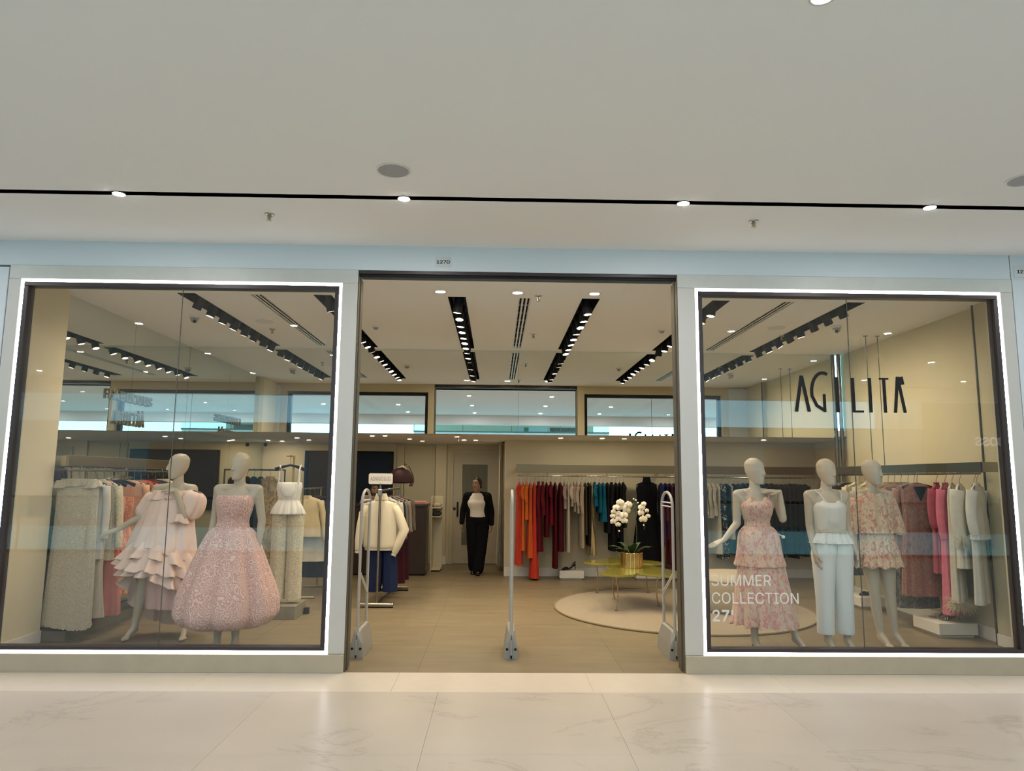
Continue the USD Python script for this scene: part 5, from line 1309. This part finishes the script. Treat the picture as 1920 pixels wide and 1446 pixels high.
part('card', prism(Point(0, 0).buffer(.001).union(Polygon([(-.148, -.066), (.148, -.066), (.148, .066), (-.148, .066)]).buffer(-.02).buffer(.02)), 0, .006), M('sign_card', (.74, .70, .64), .45), sg_)
cp = stage.GetPrimAtPath(str(sg_.GetPath()) + '/card'); UsdGeom.Xformable(cp).AddTranslateOp().Set(Gf.Vec3d(0, .003, .128)); UsdGeom.Xformable(cp).AddRotateXOp().Set(90)
tx = meshkit.text_mesh('AINN/OUJO', .048, .0015); b = tx.bounds; tx.vertices[:, 0] = (tx.vertices[:, 0] - b[0][0]) * .25 / (b[1][0] - b[0][0]) - .125
part('lettering', place(upright(tx), (0, -.0045, .108)), M('taupe_lettering', (.38, .33, .27), .4), sg_)
cream_knit = M('cream_knit', (.70, .62, .46), .9, bump=.15, bscale=90, sheen=.2)
swt = thing('sweater', 'cream half-zip sweater with a small dark emblem at the front of the steel rack', 'sweater', (-1.435, 3.03, .70))
sb_, _ = cloth([(.605, .055, .035, 0, 0, 0), (.575, .10, .05, 0, 0, 0), (.54, .19, .065, 0, 0, .01), (.42, .20, .085, 0, 0, .02), (.2, .205, .095, 0, 0, .03), (.05, .205, .095, 0, 0, .03), (.0, .185, .085, 0, 0, .03)], n=64, m=26, k=5, seed=3, p=2.3)
part('body', sb_, cream_knit, swt, True)
part('collar', cloth([(.665, .065, .05, 0, 0, 0), (.60, .085, .06, 0, 0, 0), (.585, .09, .06, 0, 0, 0)], n=36, m=6)[0], cream_knit, swt, True)
part('zip_placket', rbox(-.008, .008, -.105, -.06, .44, .60, .003), M('zip_tape', (.55, .49, .38), .6), swt)
part('hem_band', cloth([(.035, .19, .088, 0, 0, .01), (-.03, .185, .082, 0, 0, .01)], n=48, m=4)[0], cream_knit, swt, True)
for s, el_, wr_ in ((-1, (-.235, -.02, .25), (-.265, -.05, -.03)), (1, (.30, -.02, .22), (.19, -.06, -.06))):
    part('sleeve', tube([(s * .165, 0, .505), (s * .215, -.005, .42), V(el_), V(el_) * .4 + V(wr_) * .6, wr_], [.062, .074, .078, .066, .042], 20, [.05, .055, .06, .05, .035]), cream_knit, swt, True)
    part('cuff', tube([V(wr_) + V([0, 0, .0]), V(wr_) + (V(wr_) - V(el_)) * .12], .034, 14, .03), cream_knit, swt, True)
em = prism(unary_union([Polygon([(-.018, 0), (-.006, 0), (.004, .022), (-.004, .026)]), Polygon([(0, 0), (.018, 0), (.010, .022), (.004, .026)])]), 0, .003)
part('emblem', place(upright(em), (.085, -.083, .315), rz=.25), black, swt)
hanger('grey', -1.435, 3.03, 1.40, 0, 'hanger carrying the cream half-zip sweater')
navy = fab((.013, .022, .062))
wide = thing('trousers', 'navy wide trousers hanging under the cream half-zip sweater', 'trousers', (-1.40, 3.06, .17))
for s in (-1, 1):
    part('trouser_leg', cloth([(.66, .085, .06, s * .08, 0, .02), (.4, .092, .07, s * .088, 0, .04), (.0, .095, .085, s * .10, 0, .07)], n=44, m=18, k=5, seed=30 + s)[0], navy, wide, True)
rackset = [('white striped shirt', (.5, .47, .42), .75, 'shirt', .45), ('dark navy jacket', (.014, .018, .035), .62, 'jacket', .5), ('grey green blouse', (.16, .16, .13), .8, 'shirt', .4), ('burgundy long skirt', (.05, .008, .012), .19, 'dress', 0), ('taupe shirt', (.22, .18, .14), .75, 'shirt', .4), ('dark plum dress', (.035, .010, .016), .20, 'dress', 0), ('brown grey blouse', (.12, .10, .08), .8, 'shirt', .4)]
for i, (nm, cl, zb, st_, sl) in enumerate(rackset):
    y = 3.20 + .14 * i
    garment(f'{nm} on the steel rack, {["first", "second", "third", "fourth", "fifth", "sixth", "seventh"][i]} behind the cream sweater', nm.split()[-1], -1.425 + .04 * (y - 2.9) / 1.3, y, zb, 0, fab(cl), st_, 1.30, .20 + .004 * i, .22 if st_ == 'dress' else .205, .05, .07, sl, .06, 7, 'clothes on the steel rack', 120 + i, 'grey', hangz=1.405, lean=.05)

# ------------------------------------------------------------------ counter, screen, bag
cb = M('dark_brown_counter', (.040, .026, .020), .35)
co = thing('counter', 'dark brown cash counter in the back left of the shop', 'counter', (0, 0, 0))
part('body', rbox(-2.75, -1.13, 5.78, 6.22, .02, 1.10, .004), cb, co)
part('top', rbox(-2.78, -1.11, 5.75, 6.25, 1.10, 1.135, .004), cb, co)
part('plinth_base', box(-2.7, -1.16, 5.81, 6.2, 0, .02), black, co)
single('folded_shirt', cat(rbox(-1.40, -1.13, 5.85, 6.1, 1.135, 1.16, .01), rbox(-1.38, -1.15, 5.86, 6.09, 1.16, 1.185, .01)), fab((.66, .34, .26)), 'folded salmon pink top lying on the right end of the dark brown counter', 'folded top')
sh = thing('shelf_unit', 'cream shelf unit right of the dark brown counter', 'shelf', (0, 0, 0))
part('side_panel', rbox(-1.105, -1.085, 6.3, 6.7, 0, 1.25, .003), cream_dim, sh); part('back_panel', rbox(-1.085, -.93, 6.68, 6.7, 0, 1.25, .003), cream_dim, sh)
for z_ in (.02, .90, 1.05): part('shelf', rbox(-1.085, -.93, 6.3, 6.68, z_, z_ + .02, .003), cream_dim, sh)
for z_, c_, nm in ((.92, (.05, .05, .05), 'black'), (1.07, (.5, .42, .3), 'cream')):
    single('folded_garment', rbox(-1.075, -.94, 6.32, 6.62, z_, z_ + .07, .025), fab(c_), f'folded {nm} garment on the cream shelf unit right of the counter', 'folded garment', 'folded garments on the shelf unit')
sc_ = thing('wall_screen', 'large dark navy screen on the far wall behind the counter', 'screen', (0, YB, 0))
part('frame', rbox(-3.56, -1.92, -.06, 0, .95, 2.05, .004), black, sc_)
part('display', rbox(-3.53, -1.95, -.064, -.058, .98, 2.02, .001), M('navy_glass_screen', (.006, .010, .022), .35, spec=.25), sc_)
bag = thing('handbag', 'maroon leather handbag with a looped handle on a thin stand behind the steel rack', 'handbag', (-1.56, 5.75, 1.135))
bag_m = M('maroon_leather', (.055, .012, .014), .45, bump=.15, bscale=60)
bgm = to_trimesh(loft_manifold([(.34, .16, .05, 0, 0), (.355, .20, .075, 0, 0), (.45, .19, .085, 0, 0), (.55, .13, .065, 0, 0), (.59, .05, .03, -.01, 0), (.597, .01, .01, -.01, 0)], 40))
part('body', bgm, bag_m, bag, True)
part('handle', tube([(.03, 0, .57), (.07, -.01, .66), (.14, -.01, .60), (.20, 0, .46), (.215, 0, .38), (.20, 0, .33)], .014, 10, .007), bag_m, bag, True)
part('cream_lining', tube([(-.05, -.03, .585), (.03, -.035, .61), (.09, -.03, .575)], [.01, .02, .01], 8), M('cream_leather', (.55, .47, .35), .5), bag, True)
part('tassel', to_trimesh(loft_manifold([(.29, .008, .008, .17, -.02), (.30, .03, .02, .17, -.02), (.33, .022, .016, .175, -.02), (.35, .005, .005, .18, -.02)], 16)), bag_m, bag, True)
bs_ = thing('bag_stand', 'thin metal stand holding up the maroon handbag on the counter', 'stand', (-1.56, 5.85, 1.135))
part('base', rbox(-.1, .1, -.06, .05, 0, .008, .003), brushed, bs_)
for x in (-.04, 0.0, .05): part('rod', tube([(x, 0, .005), (x, -.06, .345)], .004, 6), brushed, bs_)
part('top_plate', rbox(-.12, .12, -.13, -.02, .33, .338, .002), brushed, bs_)
cu = thing('curtain', 'cream fitting room curtain hanging beside the passage wall', 'curtain', (.08, 6.7, 0))
part('cloth', cloth([(2.16, .03, .30, 0, 0, .12), (1.2, .035, .30, 0, 0, .16), (.10, .055, .32, -.01, 0, .2)], n=80, m=20, k=12, seed=5)[0], fab((.60, .55, .44)), cu, True)
part('curtain_rod', tube([(.0, -.4, 2.175), (.0, .5, 2.175)], .009, 8), chrome, cu, 40)

# ------------------------------------------------------------------ anti-theft gates
def gate(label, x, y, first=[None]):
    if first[0]: return dup(first[0], (x, y, 0), 0, label)
    t = thing('security_gate', label, 'security gate', (x, y, 0)); first[0] = t
    L_ = .44
    part('loop_frame', tube([(0, .015, .08), (0, .015, 1.33)] + [(0, L_ / 2 - (L_ / 2 - .015) * math.cos(a), 1.33 + .12 * math.sin(a)) for a in np.linspace(.15, PI - .15, 9)] + [(0, L_ - .015, 1.33), (0, L_ - .015, .08)], .0135, 12), M('gate_frame_plastic', (.42, .40, .36), .35), t, 40)
    part('clear_panel', box(-.004, .004, .03, L_ - .03, .20, 1.34), acrylic, t)
    for z_, nm in ((1.32, 'cross_piece'), (1.355, 'cross_piece')): part(nm, tube([(0, .015, z_), (0, L_ - .015, z_)], .007, 8), white_plastic, t)
    part('diagonal_brace', tube([(0, .03, .74), (0, L_ - .03, .53)], .007, 8), white_plastic, t); part('diagonal_brace', tube([(0, .03, .715), (0, L_ - .03, .50)], .005, 8), white_plastic, t)
    def half(s):
        P = [(s * .004, -.02, 0), (s * .062, -.02, 0), (s * .062, L_ + .02, 0), (s * .004, L_ + .02, 0), (s * .004, -.02, .20), (s * .050, -.015, .12), (s * .030, .05, .235), (s * .004, .05, .245), (s * .030, L_ - .05, .235), (s * .004, L_ - .05, .245), (s * .05, L_ + .015, .12), (s * .004, L_ + .02, .2)]
        return trimesh.convex.convex_hull(V(P, float))
    gm = M('gate_base_plastic', (.30, .29, .26), .45)
    for s in (-1, 1): part('base_cover', half(s), gm, t)
    part('centre_rib', rbox(-.008, .008, -.03, L_ + .03, 0, .16, .003), grey_plastic, t)
    for s in (-1, 1): part('screw_cap', place(lathe([(0, 0), (.011, 0), (.011, .006), (0, .006)], 14), (s * .036, -.018, .085), rx=PI / 2), black, t, 40)
    part('cable_slot', rbox(-.007, .007, -.034, -.03, .01, .035, .002), black, t)
    return t


gate('security gate at the left side of the entrance', -1.20, .45)
gate('security gate seen edge-on in the middle of the entrance', .148, .45)
gate('security gate at the right side of the entrance', 1.595, .45)

# ------------------------------------------------------------------ rug, leaf tables, orchid, pouf, shoes
rug_m = M('beige_rug_pile', (.30, .24, .155), .95, var=.12, scale=60, bump=.5, bscale=240, sheen=.3)
ru = thing('rug', 'large round beige rug under the leaf-shaped tables', 'rug', (2.28, 2.92, 0))
part('pile', lathe([(0, .018), (1.50, .018), (1.535, .014), (1.545, .006), (1.545, 0), (0, 0)][::-1], 120), rug_m, ru, 40)
part('bound_edge', tube([(1.545 * math.cos(a), 1.545 * math.sin(a), .011) for a in np.linspace(0, 2 * PI, 121)], .011, 8), M('rug_binding', (.24, .18, .10), .9), ru, 40)
ol = M('olive_lacquer', (.30, .27, .055), .12, coat=.6)
ole = M('olive_lacquer_edge', (.36, .34, .12), .2)


def blob(cx, cy, pts):
    P = V(pts, float); n = len(P); t = np.arange(n + 3) ; Q = np.vstack([P[-1:], P, P[:2]])
    out = []
    for i in range(1, n + 1):
        for s in np.linspace(0, 1, 8, endpoint=False):
            a, b_, c, d = Q[i - 1], Q[i], Q[i + 1], Q[(i + 2) if i + 2 < len(Q) else 2]
            out.append(.5 * ((2 * b_) + (c - a) * s + (2 * a - 5 * b_ + 4 * c - d) * s * s + (3 * b_ - a - 3 * c + d) * s ** 3))
    return Polygon(out).buffer(0)


def leaf_table(label, pts, z, legs, bend):
    t = thing('leaf_table', label, 'coffee table', (0, 0, 0))
    pl = blob(0, 0, pts)
    part('tabletop', cat(prism(pl.buffer(-.004), z - .004, z), prism(pl, z - .022, z - .004), prism(pl.buffer(-.012), z - .030, z - .022)), ol, t)
    for (x, y, dx) in legs:
        zs = np.linspace(z - .03, .022, 9)
        part('leg', tube([(x + dx * math.sin(PI * q) * .8 + .03 * dx * q, y, zz) for q, zz in zip(np.linspace(0, 1, 9), zs)], .008, 8), brass_thin, t, 40)
        part('foot', cyl(x + .03 * dx, y, .018, .026, .02, 12), brass_thin, t)
    return t


leaf_table('front glossy olive leaf-shaped coffee table carrying the orchid', [(1.25, 2.72), (1.42, 2.53), (1.62, 2.57), (1.72, 2.72), (1.86, 2.62), (2.10, 2.46), (2.28, 2.56), (2.32, 2.86), (2.20, 3.06), (2.10, 3.35), (1.92, 3.62), (1.68, 3.66), (1.55, 3.52), (1.42, 3.38), (1.46, 3.12), (1.36, 2.92)], .45,
           [(1.44, 2.66, .03), (2.02, 2.96, -.04), (1.56, 3.5, -.03), (2.2, 2.66, .03)], .04)
leaf_table('rear olive leaf-shaped coffee table behind the orchid pot', [(1.22, 4.02), (1.40, 3.86), (1.70, 3.90), (1.95, 3.96), (2.16, 3.86), (2.32, 4.0), (2.26, 4.22), (2.05, 4.36), (1.90, 4.62), (1.70, 4.66), (1.58, 4.44), (1.36, 4.24)], .43, [(1.40, 4.02, .02), (2.12, 4.05, -.03), (1.76, 4.5, .02)], .04)

pt = thing('flower_pot', 'ribbed gold cylindrical pot on the front olive table', 'flower pot', (1.745, 3.26, .45))
th_ = np.linspace(0, 2 * PI, 96, endpoint=False)
rr = .138 + .0035 * np.abs(np.sin(th_ * 16))
rows = [np.stack([np.cos(th_) * rr * s_, np.sin(th_) * rr * s_, np.full(96, z_)], 1) for z_, s_ in ((0, .97), (.006, 1), (.19, 1.0), (.195, .98), (.195, .93), (.15, .93))]
part('pot', grid_tube(rows, True), gold, pt)
orc = thing('orchid', 'white orchid with two arching flower sprays in the gold pot', 'orchid', (1.745, 3.26, .60))
part('soil', lathe([(0, 0), (.127, 0), (.127, .012), (0, .02)][::-1], 28), M('bark_soil', (.045, .030, .02), .95), orc)
leaf_m = M('orchid_leaf', (.020, .055, .014), .35)
for i, (a, L_, lift) in enumerate(((2.9, .26, .16), (.3, .27, .15), (3.6, .22, .13), (5.5, .24, .17), (4.4, .20, .20), (1.5, .22, .14), (2.3, .20, .22), (.8, .2, .22), (4.9, .16, .24))):
    s_ = np.linspace(0, 1, 10)
    c_ = np.stack([np.cos(a) * (.03 + L_ * s_), np.sin(a) * (.03 + L_ * s_), .01 + lift * 1.5 * s_ - lift * .9 * s_ ** 2], 1)
    wd = .030 * np.sin(PI * np.clip(s_ * .9 + .1, 0, 1)) + .003
    side = V([-math.sin(a), math.cos(a), 0])
    Gl = np.stack([c_ + side * wd[:, None] * q + V([0, 0, 1]) * (abs(q) * .008) for q in np.linspace(-1, 1, 5)], 1)
    part('leaf', shell(Gl, .003, False), leaf_m, orc, True)
stem_m = M('orchid_stem', (.07, .10, .03), .5)
petal_m = M('white_petal', (.80, .74, .62), .6, sheen=.2)
lip_m = M('yellow_lip', (.62, .44, .12), .5)
sp1 = [(.0, 0, .0), (-.06, -.01, .25), (-.05, -.02, .50), (.0, -.03, .66), (.05, -.04, .63), (-.02, -.06, .54), (-.06, -.07, .40), (-.07, -.07, .28)]
sp2 = [(.03, 0, .0), (.07, .0, .25), (.06, .0, .50), (.02, -.01, .66), (.06, -.02, .66), (.12, -.03, .58), (.155, -.04, .45), (.16, -.04, .33)]
part('flower_stem', tube(np.stack([PchipInterpolator(np.arange(8), V(sp1)[:, k_])(np.linspace(0, 7, 40)) for k_ in range(3)], 1), .0045, 6), stem_m, orc, True)
part('flower_stem', tube(np.stack([PchipInterpolator(np.arange(8), V(sp2)[:, k_])(np.linspace(0, 7, 40)) for k_ in range(3)], 1), .0045, 6), stem_m, orc, True)


def flower(c, s, az, el):
    P = []
    for k_, (a, ln, wd) in enumerate(((PI / 2, .050, .022), (PI / 2 + 2.15, .048, .021), (PI / 2 - 2.15, .048, .021), (.12, .054, .036), (PI - .12, .054, .036))):
        q = np.linspace(0, 1, 7); w_ = wd * np.sin(PI * np.clip(q * .88 + .08, 0, 1)) ** .7
        cl = np.stack([np.cos(a) * ln * q, -.004 - .012 * q * (1 - q) * 3 + (.006 if k_ < 3 else -.002) + 0 * q, np.sin(a) * ln * q], 1)
        sd = V([-math.sin(a), 0, math.cos(a)])
        P.append(shell(np.stack([cl + sd * w_[:, None] * u + V([0, 1, 0]) * (.010 * abs(u) ** 2) for u in np.linspace(-1, 1, 5)], 1), .0018, False))
    m_ = cat(P)
    lp = place(to_trimesh(loft_manifold([(-.022, .003, .003, 0, -.018), (-.014, .010, .008, 0, -.016), (0, .008, .010, 0, -.010), (.008, .003, .004, 0, -.006)], 12)))
    f = part('flower', place(m_, c, rz=az, rx=el, s=s), petal_m, orc, True)
    part('lip', place(lp, c, rz=az, rx=el, s=s), lip_m, f, True)


fx = lambda px, py, Y=3.17: at(px, py, Y=Y) - V([1.745, 3.26, .60])
for px, py, s_ in ((1163, 943, 1.0), (1155, 952, .85), (1166, 951, 1.1), (1178, 947, 1.0), (1175, 957, 1.0), (1150, 960, .7), (1160, 964, .85), (1170, 966, 1.0), (1149, 968, .65), (1160, 973, .8), (1150, 978, .85), (1171, 977, .85), (1159, 984, .7), (1203, 952, .9), (1202, 962, .95), (1206, 974, 1.0), (1213, 958, .6), (1215, 968, .6), (1207, 945, .65)):
    flower(fx(px, py, 3.15 + .004 * (px % 7)), s_, ((px * 7) % 11 - 5) * .09, ((py * 5) % 7 - 3) * .08)
for px, py in ((1192, 938), (1196, 943), (1207, 985), (1161, 996), (1188, 936)):
    part('bud', place(trimesh.creation.icosphere(2, .012), fx(px, py, 3.2), s=1.0), petal_m, orc, True)

pf = thing('pouf', 'round beige upholstered pouf behind the summer lettering in the right window', 'pouf', (2.92, 2.88, .018))
pm = M('beige_boucle', (.44, .37, .26), .95, var=.1, scale=90, bump=.4, bscale=200, sheen=.3)
part('seat', lathe([(0, .0), (.46, .0), (.50, .03), (.515, .12), (.52, .30), (.50, .38), (.45, .415), (.3, .43), (0, .432)], 72), pm, pf, 60)
part('piping', tube([(.505 * math.cos(a), .505 * math.sin(a), .365) for a in np.linspace(0, 2 * PI, 73)], .006, 6), M('pouf_piping', (.34, .28, .19), .9), pf, 40)


def heel_shoe(parent_name, label, loc, rz, mat, s=1.0, strappy=True):
    t = thing(parent_name, label, 'shoe', loc, rz)
    q = np.linspace(0, 1, 14)
    z_ = .010 + .075 * np.clip((q - .38) / .62, 0, 1) ** 1.5
    wd = .020 + .018 * np.sin(PI * np.clip(q * .9 + .12, 0, 1)) * (1 - .35 * q)
    c_ = np.stack([q * .22 - .11, 0 * q, z_], 1)
    sole = shell(np.stack([c_ + V([0, 1, 0]) * wd[:, None] * u for u in np.linspace(-1, 1, 5)], 1), .006, False)
    part('sole', sole, mat, t, True)
    part('heel', tube([(.103, 0, .083), (.106, 0, .04), (.112, 0, .002)], [.013, .006, .005], 8), mat, t, 40)
    if strappy:
        for x0, h_ in ((-.065, .035), (-.04, .04), (.075, .13), (.09, .105)):
            zz = .010 + .075 * max(0, ((x0 + .11) / .22 - .38) / .62) ** 1.5
            part('strap', tube([(x0, -.034, zz), (x0 + .004, -.028, zz + h_ * .7), (x0 + .008, 0, zz + h_), (x0 + .004, .028, zz + h_ * .7), (x0, .034, zz)], .0045, 6), mat, t)
    else:
        part('upper', to_trimesh(loft_manifold([(.0, .012, .006, -.105, 0), (.012, .05, .033, -.072, 0), (.03, .045, .030, -.06, 0), (.048, .02, .02, -.045, 0)], 20)), mat, t, True)
        part('back_strap', tube([(.05, -.03, .06), (.095, -.02, .11), (.112, 0, .125), (.095, .02, .11), (.05, .03, .06)], .006, 6), mat, t)
    return t


plm = M('white_plinth', (.70, .67, .60), .5)
single('shoe_plinth', cat(rbox(1.01, 1.40, 5.42, 5.68, .02, .135, .004), box(1.03, 1.38, 5.45, 5.66, 0, .02)), plm, 'white shoe plinth with a black heel in the middle of the back wall', 'plinth', 'white shoe plinths')
single('shoe_plinth', cat(rbox(2.22, 2.61, 5.42, 5.68, .02, .135, .004), box(2.24, 2.59, 5.45, 5.66, 0, .02)), plm, 'white shoe plinth under the black gown behind the olive tables', 'plinth', 'white shoe plinths')
single('shoe_plinth', cat(rbox(4.50, 4.90, 1.34, 1.80, .03, .145, .004), box(4.54, 4.88, 1.38, 1.78, 0, .03)), plm, 'white shoe plinth with silver sandals in the right window', 'plinth', 'white shoe plinths')
single('shoe_plinth', cat(rbox(4.52, 4.92, 2.95, 3.35, .03, .145, .004), box(4.56, 4.90, 2.99, 3.33, 0, .03)), plm, 'white shoe plinth with black shoes behind the mini dress mannequin', 'plinth', 'white shoe plinths')
heel_shoe('high_heel_shoe', 'black high heel pump on the plinth by the back wall', (1.17, 5.54, .135), .25, black, strappy=False)
silver = M('silver_leather', (.62, .56, .48), .22, .9)
heel_shoe('high_heel_sandal', 'silver strappy sandal on the right window plinth, front one of the pair', (4.72, 1.52, .145), .05, silver)
heel_shoe('high_heel_sandal', 'silver strappy sandal on the right window plinth, back one of the pair', (4.70, 1.64, .145), .18, silver)
heel_shoe('high_heel_shoe', 'black high heel pump on the plinth behind the mini dress mannequin', (4.70, 3.12, .145), .3, black, strappy=False)
